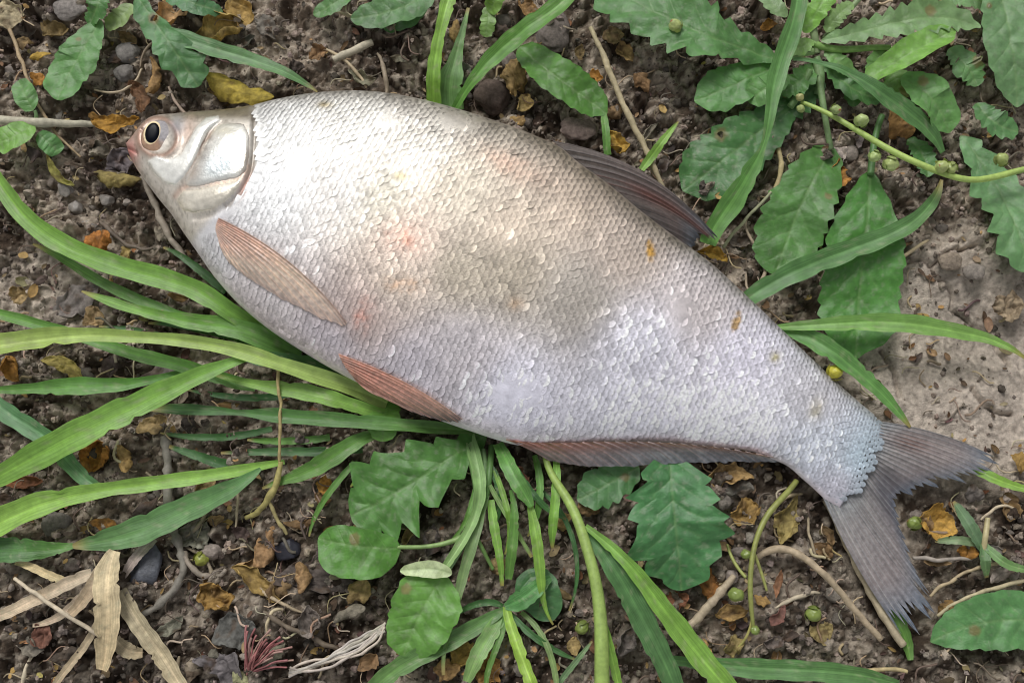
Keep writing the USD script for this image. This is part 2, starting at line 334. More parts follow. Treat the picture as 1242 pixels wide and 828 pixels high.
def leaf(parent, path, hw, z, col, teeth=7, depth=0.2, wave=0.10, cup=0.12, veins=6, n=112, m=41, name='leaf', roll=0.0, tipcol=None, lobes=0.0, seed=None, spots=0.0):
    """A broad leaf: midrib along the traced path, half widths (left, right) in photo pixels, toothed rim, sunk veins."""
    g = np.random.default_rng(int(abs(path[0][0] * 7 + path[0][1] * 13)) if seed is None else seed)
    P, d, q = path3(path, z, n)
    hw = [h if isinstance(h, tuple) else (h, h) for h in hw]
    wl, wr = (wid([h[k] for h in hw], d, n) * PX for k in (0, 1))
    tt = np.linspace(0, 1, n); js = np.linspace(-1, 1, m)
    t = np.gradient(P, axis=0); t /= np.linalg.norm(t, axis=1, keepdims=True)
    side = np.cross(t, [0, 0, 1.0]); side /= np.linalg.norm(side, axis=1, keepdims=True); up = np.cross(side, t)
    side = side * math.cos(roll) + up * math.sin(roll); up = np.cross(side, t)
    close = np.minimum(1, np.sqrt(np.clip((1 - tt) / 0.10, 0, 1))) * np.minimum(1, np.sqrt(np.clip(tt / 0.05 + 0.05, 0, 1)))
    W = []
    for s_, w_ in ((0, wl), (1, wr)):
        ph = tt * teeth + g.uniform(0, 1) + 0.25 * np.sin(tt * 7 + g.uniform(0, 6))
        fr_ = ph - np.floor(ph); k = np.floor(ph).astype(int)
        amp = depth * g.uniform(0.55, 1.3, teeth + 3)[k - k.min()]
        saw = np.where(fr_ < 0.72, fr_ / 0.72, (1 - fr_) / 0.28)
        big = lobes * (0.5 - 0.5 * np.cos(2 * np.pi * (tt * 2.5 + g.uniform(0, 1))))
        W.append(w_ * close * (1 - amp * (1 - saw)) * (1 - big))
    wj = np.where(js[None] < 0, -W[0][:, None] * np.abs(js)[None], W[1][:, None] * np.abs(js)[None])
    mid = 0.5 * (wl + wr)[:, None] * close[:, None]
    aj = np.abs(js)[None]
    fold = cup * aj ** 1.4 * mid
    undul = wave * mid * aj ** 2 * np.sin(tt[:, None] * 13 + np.sign(js)[None] * 2 + g.uniform(0, 6))
    ph = tt[:, None] * veins - aj * 0.9 * np.clip(mid * 2 / (PX * 60), 0.3, 1.6)
    fv = np.abs(ph - np.round(ph))
    vein = np.exp(-(fv / 0.045) ** 2) * (1 - aj ** 3)
    rib = np.exp(-(wj / (PX * 1.6)) ** 2)
    quilt = np.sqrt(np.clip(fv * 2, 0, 1)) * 0.05 * mid * (1 - aj ** 2)
    h = fold + undul + quilt - 0.02 * mid * rib
    v = (P[:, None] + side[:, None] * wj[..., None] + up[:, None] * h[..., None])
    shift = t[:, None] * (0.10 * aj * mid)[..., None]; v = (v + shift).reshape(-1, 3)
    v[:, 2] += (fbm(v * 170, 2, 61) - .5) * 0.0022
    col = np.asarray(col) * LEAFGAIN; c = jitter(col, 0.06, g); c2 = np.asarray(tipcol if tipcol is not None else c)
    tint = c * (1 - tt[:, None, None]) + c2 * tt[:, None, None]
    tint = np.broadcast_to(tint, (n, m, 3)) * (0.72 + 0.56 * fbm(v * 140, 3, 62)).reshape(n, m, 1)
    pale = np.array([0.20, 0.30, 0.12])
    kv = np.clip(0.6 * rib + 0.42 * vein, 0, 0.75)[..., None]
    tint = tint * (1 - kv) + (tint * 0.5 + pale * 0.55) * kv
    dust = sstep(0.60, 0.74, fbm(v * 700, 2, 63)).reshape(n, m, 1) * (0.22 + spots)
    tint = tint * (1 - dust) + np.array([0.26, 0.29, 0.20]) * dust
    uv = np.stack(np.broadcast_arrays(tt[:, None], js[None]), -1).reshape(-1, 2)
    tint = tint.reshape(-1, 3); ff = grid_faces(n, m)
    if mid.max() > 20 * PX:                                            # gnawed holes with browned rims
        for _ in range(g.integers(0, 2)):
            hc = v[g.integers(n // 5, 4 * n // 5) * m + g.integers(4, m - 4)]; hr = g.uniform(.0007, .0017)
            dd = np.linalg.norm((v - hc) * [1, 1, 0], axis=1) / (hr * (0.7 + 0.7 * fbm(v * 700, 2, 64)))
            k2 = sstep(1.9, 1.0, dd)[:, None] * .75; tint = tint * (1 - k2) + np.array([.20, .15, .06]) * k2
            if g.random() < .5: ff = ff[(dd[ff] > 1).any(1)]
    return put(name, v, ff, 'leaf', parent, tint, uv)
TAN, ORANGE, YELLOW, BROWN, CREAM, RUST, GREY, OLIVE = (0.42, 0.27, 0.11), (0.47, 0.23, 0.055), (0.52, 0.36, 0.07), (0.17, 0.095, 0.05), (0.52, 0.43, 0.28), (0.28, 0.11, 0.05), (0.24, 0.21, 0.19), (0.30, 0.25, 0.08)
def scrap(cx, cy, L, Wd, ang, col, z, curl=0.6, seed=0, parent=ROOT, name='dry_petal', ragged=0.18, crumple=1.0):
    """A dried curled scrap of leaf or petal, pointed at one end, creased, with a real thickness."""
    g = np.random.default_rng(seed + 1000)
    n, m = 30, 19
    tt, js = np.linspace(-1, 1, n), np.linspace(-1, 1, m)
    pk = g.uniform(-.35, .35); tp = np.where(tt < pk, (tt - pk) / (1 + pk), (tt - pk) / (1 - pk))
    prof = np.clip(1 - np.abs(tp) ** g.uniform(1.5, 2.4), 0.03, 1) ** g.uniform(.6, .9)
    rag = 1 + ragged * 2.2 * (fbm(np.stack([np.broadcast_to(tt[:, None] * 3.5, (n, m)), np.broadcast_to(np.sign(js)[None] * 5., (n, m)), np.full((n, m), seed * 3.1)], -1), 2, 71) - .5) * 2
    a = np.radians(ang); L2, W2 = L * PX / 2, Wd * PX / 2 * 1.12
    cu = curl * g.uniform(0.8, 1.5) * (1 + 0.5 * np.sin(tt * 2.5 + g.uniform(0, 6)))
    th = cu[:, None] * js[None] * 1.5
    R_ = W2 * prof[:, None] / np.maximum(np.sin(np.minimum(cu * 1.5, 1.4)), .25)[:, None] * rag
    lat_c = R_ * np.sin(th); hh = R_ * (1 - np.cos(th))
    flip = 1 if g.random() < .65 else -1
    hh = hh if flip > 0 else hh.max() * .8 - hh
    twist = g.uniform(-.9, .9) * tt[:, None]
    lat_c, hh = lat_c * np.cos(twist) - hh * np.sin(twist), hh * np.cos(twist) + lat_c * np.sin(twist)
    hh = np.maximum(hh, -z * 1e-3 * .8)
    u = L2 * tt[:, None] * np.ones((1, m)); bow = g.normal(0, .14) * L2 * (tt[:, None] ** 2)
    bend = g.uniform(-0.2, 0.5) * min(L2, .006) * tt[:, None] ** 2
    c0 = at(np.array(float(cx)), np.array(float(cy)), gh(np.array(float(cx)), np.array(float(cy))) + z * 1e-3)
    ex, ey = np.array([math.cos(a), -math.sin(a), 0]), np.array([math.sin(a), math.cos(a), 0])
    v = c0 + ex * u[..., None] + ey * (lat_c + bow)[..., None] + np.array([0, 0, 1.0]) * (hh + bend)[..., None]
    v = v.reshape(-1, 3)
    cr = min(L2, W2) * 0.75 * crumple
    v = v + (np.stack([fbm(v * 420 + seed, 3, k) for k in (72, 73, 74)], -1) - .5) * cr * np.array([0.8, 0.8, 1.6])
    c = jitter(col, 0.1, g)
    tint = c * (0.35 + 1.3 * fbm(v * 380 + seed, 3, 75))[:, None]
    vein = (np.exp(-(js / .09) ** 2)[None] + 0 * tt[:, None]).reshape(-1, 1); tint = tint * (1 - .25 * vein)
    dk = sstep(.56, .72, fbm(v * 260 + seed * 2, 2, 76))[:, None] * .6; tint = tint * (1 - dk) + np.array([.09, .05, .025]) * dk
    f = grid_faces(n, m); f = np.vstack([f[:, [0, 1, 2]], f[:, [0, 2, 3]]])
    nrm = trimesh.Trimesh(v, f, process=False).vertex_normals
    v2 = v - nrm * 0.00022; k = len(v)
    ring = np.r_[np.arange(m), np.arange(2 * m - 1, n * m, m), np.arange(n * m - 2, (n - 1) * m - 1, -1), np.arange((n - 2) * m, 0, -m)]
    r2 = np.roll(ring, -1)
    f = np.vstack([f, f[:, ::-1] + k, np.stack([ring, ring + k, r2], 1), np.stack([r2, ring + k, r2 + k], 1)])
    return put(name, np.vstack([v, v2]), f, 'dry', parent, np.vstack([tint, tint * 0.85]))
def lump(c, r, seed, sub=2, squash=(1, 1, 0.75), amp=0.45, facet=False):
    s = trimesh.creation.icosphere(sub, 1.0); v = np.array(s.vertices)
    g = np.random.default_rng(seed); A = g.normal(size=(3, 3)); q, _ = np.linalg.qr(A)
    k = 1 + amp * (fbm(v * 1.3 + seed * 2.7, 3, 81) - .5) * 2
    if facet:
        for _ in range(9):
            nn = g.normal(size=3); nn /= np.linalg.norm(nn); d = v @ nn * k; lim = g.uniform(0.55, 0.8)
            k = np.where(d > lim, k * lim / np.maximum(d, 1e-6), k)
    v = (v * k[:, None]) @ q * np.array(squash) * r
    return v + c, np.array(s.faces)

# ------------------------------------------------------------------ the fish
def rim3(pts):
    return at(pts[:, 0], pts[:, 1], ZC(axis_frac(pts[:, 0], pts[:, 1])))
A3, B3 = (at(np.array(a[0]), np.array(a[1]), ZC(k)) for a, k in ((AX0, 0.0), (AX1, 1.0)))
es = (B3 - A3) * [1, 1, 0]; LB = np.linalg.norm(es); es = es / LB
ev = np.array([-es[1], es[0], 0.0])                                  # towards the back of the fish
def sv_of(P): d = (np.asarray(P) - A3); return d @ es, d @ ev
def outline(pts):
    s, v = sv_of(rim3(pts)); o = np.argsort(s); s, v = s[o], v[o]
    keep = np.r_[True, np.diff(s) > 2e-4]
    return PchipInterpolator(s[keep], v[keep]), s[keep][0], s[keep][-1]
UPf, us0, us1 = outline(UPX); LOf, ls0, ls1 = outline(LOX)
S_A, S_B = 0.0, LB * 1.0
Tf = PchipInterpolator(np.array([0, .012, .03, .06, .10, .16, .25, .40, .55, .70, .83, .93, 1.0, 1.08]) * LB, np.array([0.8, 4.5, 7, 9.5, 12, 15.5, 19, 21, 19.5, 15.5, 10.5, 6.6, 3.4, 2.2]) * 1e-3)
def hv(s):
    # the tail end is cut slanting: beyond each outline's last point the rim runs on straight
    u = np.where(s > us1, UPf(us1) + (s - us1) * 0.1, UPf(np.clip(s, us0, us1)))
    l = np.where(s > ls1, LOf(ls1) - (s - ls1) * 0.1, LOf(np.clip(s, ls0, ls1)))
    return u, l
def zmid(s): return ZC(s / LB)
def body_z(s, w, sgn=1.0):
    return zmid(s) + sgn * Tf(s) * np.maximum(1 - np.abs(w) ** 2.2, 0) ** 0.62
def surf(s, v):
    """A point of the upper flank at length s and height v."""
    u, l = hv(s); w = np.clip((v - (u + l) / 2) / np.maximum((u - l) / 2, 1e-5), -1, 1)
    P = A3 * [1, 1, 0] + es * s[..., None] + ev * v[..., None]
    P[..., 2] = body_z(s, w)
    return P, w
# relief and colour of the head, in coordinates of the photograph read off the head itself
EYE = np.array([192.0, 167.0])
cheek = Polygon([(178,196),(190,190),(205,193),(219,188),(229,170),(238,154),(250,143),(265,140),(268,146),(252,160),(243,178),(233,200),(222,216),(212,225),(198,222),(186,210)])
opercle = Polygon([(262,152),(276,148),(296,150),(303,165),(303,190),(299,208),(288,216),(262,221),(240,227),(224,226),(224,214),(236,196),(246,174)])
subop = Polygon([(214,243),(222,231),(240,230),(264,224),(287,219),(294,214),(289,228),(276,243),(256,254),(234,258),(221,255)])
def pdist(poly, x, y):
    """Signed distance in pixels, positive inside."""
    x, y = np.asarray(x), np.asarray(y)
    ring = np.array([poly.exterior.interpolate(d).coords[0] for d in np.linspace(0, poly.exterior.length, 240)])
    d = cKDTree(ring).query(np.stack([x.ravel(), y.ravel()], 1))[0].reshape(x.shape)
    return np.where(contains_xy(poly, x, y), d, -d)
def line_d(pts, x, y):
    q, _ = curve(pts, 120); return cKDTree(q).query(np.stack([x.ravel(), y.ravel()], 1))[0].reshape(x.shape)
def relief(x, y):
    r = 0.0006 * sstep(-1.5, 3, pdist(cheek, x, y)) + 0.0004 * sstep(-2, 4, pdist(subop, x, y))
    e = np.hypot(x - EYE[0], y - EYE[1])
    r = r + 0.0009 * np.exp(-((e - 24) / 4.5) ** 2) - 0.0012 * sstep(22, 12, e)
    r = r - 0.0016 * np.exp(-(line_d([(308,128),(308,150),(307,180),(304,205),(293,230),(274,250),(258,259),(236,264)], x, y) / 3.0) ** 2)
    r = r - 0.0007 * np.exp(-(line_d([(222,228),(232,208),(244,184),(254,160),(268,148)], x, y) / 2.4) ** 2)
    r = r - 0.0012 * np.exp(-(line_d([(150,178),(158,181),(166,186)], x, y) / 1.6) ** 2)
    r = r - 0.0006 * np.exp(-(np.hypot(x - 172, y - 158) / 2.2) ** 2)
    return r
SAMPLES = [(345,165,(226,225,222)),(330,230,(224,224,224)),(420,150,(228,225,218)),(420,230,(208,204,200)),(500,180,(224,218,208)),(560,230,(190,180,164)),(490,290,(206,184,170)),(480,340,(202,188,174)),(440,380,(204,184,176)),
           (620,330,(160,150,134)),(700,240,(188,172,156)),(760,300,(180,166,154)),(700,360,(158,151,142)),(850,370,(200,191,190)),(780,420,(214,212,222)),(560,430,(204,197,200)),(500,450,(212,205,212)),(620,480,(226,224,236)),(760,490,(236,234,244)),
           (900,440,(222,218,230)),(900,500,(244,242,250)),(990,480,(202,199,204)),(1000,540,(206,210,220)),(1045,560,(190,210,222)),(1020,590,(200,195,205)),(320,350,(214,206,206)),(250,300,(216,214,216)),(400,420,(204,196,202)),(620,270,(186,172,156)),(560,330,(166,156,140)),(460,240,(194,188,172))]  # skin colours; lower rear whitened, its bright sheen painted into the base colour
SP, SC = np.array([s[:2] for s in SAMPLES], float), np.array([lin(s[2]) for s in SAMPLES])
def blob(x, y, cx, cy, rx, ry, ang=0.0):
    a = math.radians(ang); dx, dy = x - cx, y - cy
    return np.exp(-((dx * math.cos(a) + dy * math.sin(a)) / rx) ** 2 - ((dy * math.cos(a) - dx * math.sin(a)) / ry) ** 2)
def fish_color(x, y, w):
    d = (x[..., None] - SP[:, 0]) ** 2 + (y[..., None] - SP[:, 1]) ** 2
    k = 1 / (d + 900.0) ** 2
    c = (k @ SC) / k.sum(-1, keepdims=True)
    p3 = np.stack([x, y, 0 * x], -1)
    mott = fbm(p3 / 34.0, 3, 91)[..., None]
    c = c * (0.80 + 0.34 * mott)
    def over(c, m, rgb): m = np.clip(m, 0, 1)[..., None]; return c * (1 - m) + lin(rgb) * m
    rag = 0.2 + 1.6 * fbm(p3 / 6.0, 3, 92)
    c = over(c, 0.5 * blob(x, y, 487, 288, 20, 12, 20) * (rag ** 2 - .3), (214,140,112))
    c = over(c, 0.4 * blob(x, y, 490, 345, 22, 10) * (rag ** 2 - .3), (205,155,110))
    c = over(c, 0.45 * blob(x, y, 440, 382, 10, 20, 10) * (rag ** 2 - .3), (214,140,118))
    c = over(c, 0.4 * blob(x, y, 620, 200, 40, 14, 25) * rag, (222,180,156))
    c = over(c, 0.55 * blob(x, y, 487, 213, 8, 5) * rag, (170,150,80))
    c = over(c, 0.9 * sstep(.35, .75, blob(x, y, 790, 304, 6, 16) * rag), (186,140,50))
    c = over(c, 0.85 * sstep(.35, .75, blob(x, y, 893, 390, 6, 15, 15) * rag), (176,138,70))
    c = over(c, 0.6 * blob(x, y, 940, 433, 6, 7) * rag, (170,160,90))
    c = over(c, 0.7 * blob(x, y, 395, 127, 9, 4) * rag, (150,130,70))
    c = over(c, 0.6 * blob(x, y, 625, 368, 9, 7) * rag, (180,150,120))
    c = over(c, 0.5 * blob(x, y, 990, 495, 8, 16, 20) * rag, (150,140,100))
    back = sstep(0.74, 0.98, w) * (0.6 + 0.8 * fbm(p3 / 14.0, 2, 93))     # the dark pigment along the back
    c = over(c, 0.62 * back, (98,90,74))
    belly = sstep(-0.84, -1.0, w) * sstep(0.03, 0.1, axis_frac(x, y))
    c = over(c, 0.35 * belly, (206,186,184))
    return c
def head_color(x, y, c):
    def over(c, m, rgb): m = np.clip(m, 0, 1)[..., None]; return c * (1 - m) + lin(rgb) * m
    p3 = np.stack([x, y, 0 * x], -1); rag = 0.4 + 1.2 * fbm(p3 / 12.0, 3, 94)
    hd = sstep(12, -4, x - 303 + np.maximum(y - 205, 0) * 0.85)
    c = over(c, hd * 0.95, (198,190,178))
    e = np.hypot(x - EYE[0], y - EYE[1])
    c = over(c, hd * 0.9 * sstep(152, 138, y) * sstep(180, 235, x), (104,94,70))
    c = over(c, hd * 0.7 * sstep(178, 158, x) , (180,140,126))
    c = over(c, 0.8 * blob(x, y, 157, 184, 9, 12), (186,112,106))
    c = over(c, hd * 0.8 * np.exp(-((e - 23) / 4.0) ** 2), (140,100,78))
    c = over(c, hd * 0.7 * blob(x, y, 228, 158, 10, 18, 10), (178,146,126))
    c = over(c, hd * 0.65 * blob(x, y, 216, 152, 9, 12), (140,142,150))
    c = over(c, hd * 0.9 * blob(x, y, 248, 172, 12, 20, 25) * rag, (112,88,72))
    c = over(c, hd * 0.5 * blob(x, y, 236, 205, 6, 22, 25), (172,140,120))
    c = over(c, 0.55 * hd * np.exp(-(line_d([(212,238),(230,224),(262,222),(292,214),(300,200)], x, y) / 3.5) ** 2), (186,146,122))
    spk = sstep(.60, .72, fbm(p3 / 3.2, 3, 89)); c = over(c, hd * .38 * spk, (92,80,64))
    c = over(c, 0.92 * sstep(-1, 3, pdist(cheek, x, y)), (240,238,230))
    c = over(c, 0.85 * sstep(-1, 3, pdist(subop, x, y)), (228,216,190))
    c = over(c, 0.75 * np.exp(-(line_d([(306,140),(308,170),(304,205),(293,230),(274,250)], x, y) / 4.0) ** 2), (112,100,84))
    c = over(c, 0.6 * blob(x, y, 297, 225, 6, 16, 25), (186,130,112))
    return c
fish_c = A3 * [1, 1, 0] + es * LB * 0.45
FISH = thing('silver_fish', 'plump silver fish lying dead on its side across the grass, head to the left', 'fish', fish_c)
ns, nt = 520, 150
sg = np.r_[np.linspace(0, 1, 120) ** 2 * 0.12 * LB, np.linspace(0.12, 1.0, ns - 119)[1:] * LB]
phi = np.linspace(0, 2 * np.pi, nt, endpoint=False)
Sg, Wg = np.meshgrid(sg, np.cos(phi), indexing='ij')
Ug, Lg = hv(Sg)
Vg = (Ug + Lg) / 2 + Wg * (Ug - Lg) / 2
Pb = A3 * [1, 1, 0] + es * Sg[..., None] + ev * Vg[..., None]
Pb[..., 2] = body_z(Sg, Wg, np.where(np.sin(phi)[None] >= 0, 1.0, -1.0))
bx_, by_ = project(Pb)
top = (np.sin(phi)[None] > 0) & (bx_ < 330)
Pb[..., 2] += np.where(top, relief(bx_, by_) * np.clip(np.sin(phi)[None] * 3, 0, 1), 0)
Pb[..., 2] += (fbm(Pb * 60, 2, 95) - .5) * 0.0010
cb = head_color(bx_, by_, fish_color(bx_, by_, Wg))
vb = Pb.reshape(-1, 3); fb = grid_faces(ns, nt, True); fb = np.vstack([fb[:, [0, 1, 2]], fb[:, [0, 2, 3]]])[:, ::-1]
tailc = Pb[-1].mean(0); nosec = Pb[0].mean(0); k = len(vb); j = np.arange(nt)
fb = np.vstack([fb, np.stack([np.full(nt, k), (ns - 1) * nt + j, (ns - 1) * nt + (j + 1) % nt], 1)[:, ::-1], np.stack([np.full(nt, k + 1), j, (j + 1) % nt], 1)])
put('body', np.vstack([vb, tailc, nosec]), fb, 'skin', FISH, np.vstack([cb.reshape(-1, 3), cb[-1, 0], cb[0, 0]]))
# a height field of the upper flank, for what lies on it
topi = np.sin(phi) >= -1e-9
tree_top = cKDTree(Pb[:, topi][..., :2].reshape(-1, 2)); ztop = Pb[:, topi][..., 2].reshape(-1)
def flank_z(xy):
    d, i = tree_top.query(xy, k=6); wgt = 1 / (d + 1e-5) ** 2
    return (ztop[i] * wgt).sum(-1) / wgt.sum(-1)
def on_flank(px, py, off):
    z = np.full(np.shape(px), 0.035)
    for _ in range(5):
        P = at(px, py, z); z = flank_z(P[..., :2]) + off
    return at(px, py, z)
def plate(name, poly, off, mat, tintf, step=1.6, bulge=0.0006):
    """A bony plate that follows the flank and stands proud of it, thinning to its rim."""
    x0, y0, x1, y1 = poly.bounds
    xs, ys = np.arange(x0 - step, x1 + step, step), np.arange(y0 - step, y1 + step, step)
    Xp, Yp = np.meshgrid(xs, ys, indexing='ij'); d = pdist(poly, Xp, Yp)
    P = on_flank(Xp, Yp, 0.0)
    P[..., 2] += off * sstep(-1, 6, d) + bulge * sstep(0, 22, d) - 0.0014 * sstep(0.2, -1.8, d)
    f = grid_faces(*Xp.shape); keep = (d.reshape(-1)[f] > -2.2).all(1)
    return put(name, P.reshape(-1, 3), f[keep][:, ::-1], mat, FISH, tintf(Xp, Yp, d).reshape(-1, 3))
def op_tint(x, y, d):
    def over(c, m, rgb): m = np.clip(m, 0, 1)[..., None]; return c * (1 - m) + lin(rgb) * m
    p3 = np.stack([x, y, 0 * x], -1); rag = 0.4 + 1.2 * fbm(p3 / 11.0, 3, 96)
    c = np.broadcast_to(lin((222,220,212)), x.shape + (3,)).copy()
    c = over(c, 0.6 * blob(x, y, 268, 198, 22, 14, -30) * rag, (196,212,222))
    c = over(c, 0.95 * blob(x, y, 247, 178, 10, 28, 22) * rag, (104,84,70))
    c = over(c, 0.5 * blob(x, y, 234, 212, 8, 14, 30), (170,146,128))
    c = over(c, 0.5 * blob(x, y, 272, 158, 14, 7) * rag, (200,190,160))
    c = over(c, 0.7 * blob(x, y, 298, 195, 7, 22, 8) * rag, (150,140,128))
    c = over(c, 0.35 * sstep(4, 0, d) * rag, (186,158,138))
    return c
plate('gill_cover', opercle, 0.0006, 'plate', op_tint)
plate('lower_gill_plate', subop, 0.0003, 'plate', lambda x, y, d: np.broadcast_to(lin((228,220,204)), x.shape + (3,)) * (0.8 + 0.35 * fbm(np.stack([x, y, 0 * x], -1) / 10., 2, 97))[..., None]*1.0)
plate('cheek_plate', cheek, 0.0003, 'plate', lambda x, y, d: np.broadcast_to(lin((244,242,234)), x.shape + (3,)) * (0.82 + 0.3 * fbm(np.stack([x, y, 0 * x], -1) / 10., 2, 98))[..., None]*1.0)
# eye: ball, iris ring, pupil
ec = on_flank(np.array(EYE[0]), np.array(EYE[1]), 0.0)
def dome_disc(c, rx, ry, h, rings=14, seg=40, tintf=None, name='eye', mat='eye', parent=FISH, inner=0.0, ang=0.0):
    rr = np.linspace(inner, 1, rings); a = np.arange(seg) * 2 * np.pi / seg
    ca, sa = math.cos(ang), math.sin(ang)
    x, y = rx * rr[:, None] * np.cos(a), ry * rr[:, None] * np.sin(a)
    v = np.stack([c[0] + x * ca - y * sa, c[1] + x * sa + y * ca, c[2] + h * (np.sqrt(np.clip(1.02 - rr[:, None] ** 2, 0, 1)) + 0 * a) - 0.0004 * rr[:, None] ** 6 + 0 * a], -1)
    t = tintf(rr[:, None] + 0 * a, a[None] + 0 * rr[:, None])
    return put(name, v.reshape(-1, 3), grid_faces(rings, seg, True), mat, parent, t.reshape(-1, 3))
def iris_t(r, a):
    k = sstep(-.5, .7, np.cos(a - 0.5) + .5 * (noise(np.stack([np.cos(a) * 4, np.sin(a) * 4, r * 4], -1), 98) - .5))[..., None]
    base = lin((146,142,144)) * k + lin((150,122,102)) * (1 - k)
    return base * (0.8 + 0.4 * noise(np.stack([np.cos(a) * 3, np.sin(a) * 3, r * 3], -1), 99))[..., None] * np.where(r < .98, 1, .6)[..., None]
eye, _ = dome_disc(ec + [0, 0, 0.0004], 21 * PX, 22 * PX, 0.0010, tintf=iris_t)
pc = on_flank(np.array(187.0), np.array(164.0), 0.0)
dome_disc(np.array([pc[0], pc[1], ec[2] + 0.00135]), 11.0 * PX, 15.6 * PX, 0.00035, tintf=lambda r, a: np.broadcast_to(lin((224,206,168)), r.shape + (3,)), name='iris_ring', parent=eye, ang=-0.1)
dome_disc(np.array([pc[0], pc[1], ec[2] + 0.0017]), 9.0 * PX, 13.4 * PX, 0.0003, tintf=lambda r, a: np.broadcast_to(lin((9,11,18)), r.shape + (3,)), name='pupil', parent=eye, ang=-0.1)
# scales: staggered rows of overlapping plates
sc_s, sc_v, sc_p = [], [], []
s_ = 0.12 * LB
ci = 0
while s_ < LB * 1.03:
    k_ = s_ / LB
    pitch = np.interp(k_, [0.12, 0.2, 0.5, 0.8, 1.0], [3.4, 4.0, 4.3, 3.7, 2.9]) * 1e-3
    rowp = np.interp(k_, [0.12, 0.3, 0.5, 0.8, 1.0], [3.9, 4.2, 4.4, 3.7, 3.0]) * 1e-3
    u, l = hv(np.array(s_)); mid = float((u + l) / 2)
    for r in range(-22, 23):
        q_ = r + 0.5 * (ci % 2); hh_ = float(u - l) / 2; x_ = q_ * rowp / hh_; v_ = mid + hh_ * (x_ if abs(x_) < .45 else math.copysign(.45 + (abs(x_) - .45) * .82, x_)) + rng.normal(0, 5e-5)
        w_ = (v_ - mid) / ((u - l) / 2)
        if abs(w_) > 0.965: continue
        sc_s.append(s_ + rng.normal(0, 6e-5)); sc_v.append(v_); sc_p.append((pitch, rowp))
    s_ += pitch * 0.5 * 1.0; ci += 1
sc_s, sc_v, sc_p = np.array(sc_s), np.array(sc_v), np.array(sc_p)
cP, cW = surf(sc_s, sc_v); cx_, cy_ = project(cP)
gill_edge = np.interp(cy_, [120, 150, 205, 230, 252, 270, 300], [306, 311, 310, 298, 280, 262, 240])
tail_edge = np.interp(cy_, [500, 520, 560, 595, 610], [1074, 1072, 1062, 1044, 1010])
ok = (cx_ > gill_edge + 3) & (cx_ < tail_edge + rng.normal(0, 4, len(cx_)))
N0 = ok; sc_s, sc_v, sc_p, cW, cx_, cy_ = sc_s[ok], sc_v[ok], sc_p[ok], cW[ok], cx_[ok], cy_[ok]
fade = np.clip((tail_edge[ok] - cx_) / 60, 0.25, 1); szf = np.clip((tail_edge[ok] - cx_) / 70, .62, 1)
na, nb = 7, 7
aa, bb = np.linspace(-0.75, 1, na), np.linspace(-1, 1, nb)
N = len(sc_s)
Ag, Bg = np.meshgrid(aa, bb, indexing='ij')
reach = 0.40 + 0.60 * np.sqrt(1 - 0.93 * Bg ** 2)                    # rounded free rim
ss = sc_s[:, None, None] + np.where(Ag > 0, Ag * reach, Ag)[None] * (sc_p[:, 0] * szf)[:, None, None] * 0.80
sv_ = sc_v[:, None, None] + Bg[None] * (sc_p[:, 1] * szf)[:, None, None] * 0.56
u, l = hv(ss); m__ = (u + l) / 2; h__ = (u - l) / 2 * 0.975
sv_ = np.clip(sv_, m__ - h__, m__ + h__)
Ps, _ = surf(ss, sv_)
e = 1e-4
Px, _ = surf(ss + e, sv_); Py, _ = surf(ss, sv_ + e)
nr = np.cross(Px - Ps, Py - Ps); nr /= np.linalg.norm(nr, axis=-1, keepdims=True); nr *= np.sign(nr[..., 2:])
lift = (fade * rng.uniform(0.00024, 0.00042, N))[:, None, None]; tiltb = rng.normal(0, 0.00011, N)[:, None, None]
flat = sstep(0.97, 0.80, np.abs(cW))[:, None, None]
hgt = -0.00010 + lift * (0.25 + 0.75 * flat) * ((Ag + 0.75) / 1.75)[None] ** 1.2 - 0.00016 * (Bg ** 2)[None] + tiltb * Bg[None] + 0.00012
Ps = Ps + nr * hgt[..., None]
sx, sy = project(Ps)
u, l = hv(ss); w_all = np.clip((sv_ - (u + l) / 2) / ((u - l) / 2), -1, 1)
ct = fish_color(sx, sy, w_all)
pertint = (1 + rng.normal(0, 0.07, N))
glint_paint = np.clip(blob(cx_, cy_, 880, 500, 130, 50, 20) + .6 * blob(cx_, cy_, 600, 500, 90, 40, 25) + .5 * blob(cx_, cy_, 780, 400, 90, 50, 25) + .08, 0, 1)  # where glints are painted into the scale tint, mostly lower rear flank
pertint = np.where(rng.random(N) < .3 * glint_paint, pertint * rng.uniform(1.15, 1.5, N), pertint)[:, None, None, None]
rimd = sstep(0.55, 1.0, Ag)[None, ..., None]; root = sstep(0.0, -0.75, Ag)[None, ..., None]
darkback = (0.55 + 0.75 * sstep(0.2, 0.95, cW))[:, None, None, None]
ct = ct * pertint * (1 + (0.12 + 0.45 * (rng.random(N) < .5 * glint_paint)[:, None, None, None]) * rimd) * (1 - darkback * 0.95 * sstep(-0.1, 0.35, Ag)[None, ..., None] * (1 - sstep(0.35, 0.7, Ag))[None, ..., None] * 0.5)  # some rims whitened as painted glints
tf = (sstep(-34, 6, sx - np.interp(sy, [500, 520, 560, 595, 610], [1074, 1072, 1062, 1044, 1010])) * 0.85)[..., None]; ct = ct * (1 - tf) + lin((150,160,168)) * tf
ct = np.clip(ct, 0, 0.94)
fs = grid_faces(na, nb)
order = np.argsort(np.hypot(cx_ - 620, (cy_ - 320) * 1.3))
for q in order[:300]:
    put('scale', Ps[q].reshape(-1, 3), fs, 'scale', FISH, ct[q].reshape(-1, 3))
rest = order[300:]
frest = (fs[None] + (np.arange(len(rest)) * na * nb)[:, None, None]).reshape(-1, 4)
_, pr = put('small_scales', Ps[rest].reshape(-1, 3), frest, 'scale', FISH, ct[rest].reshape(-1, 3))
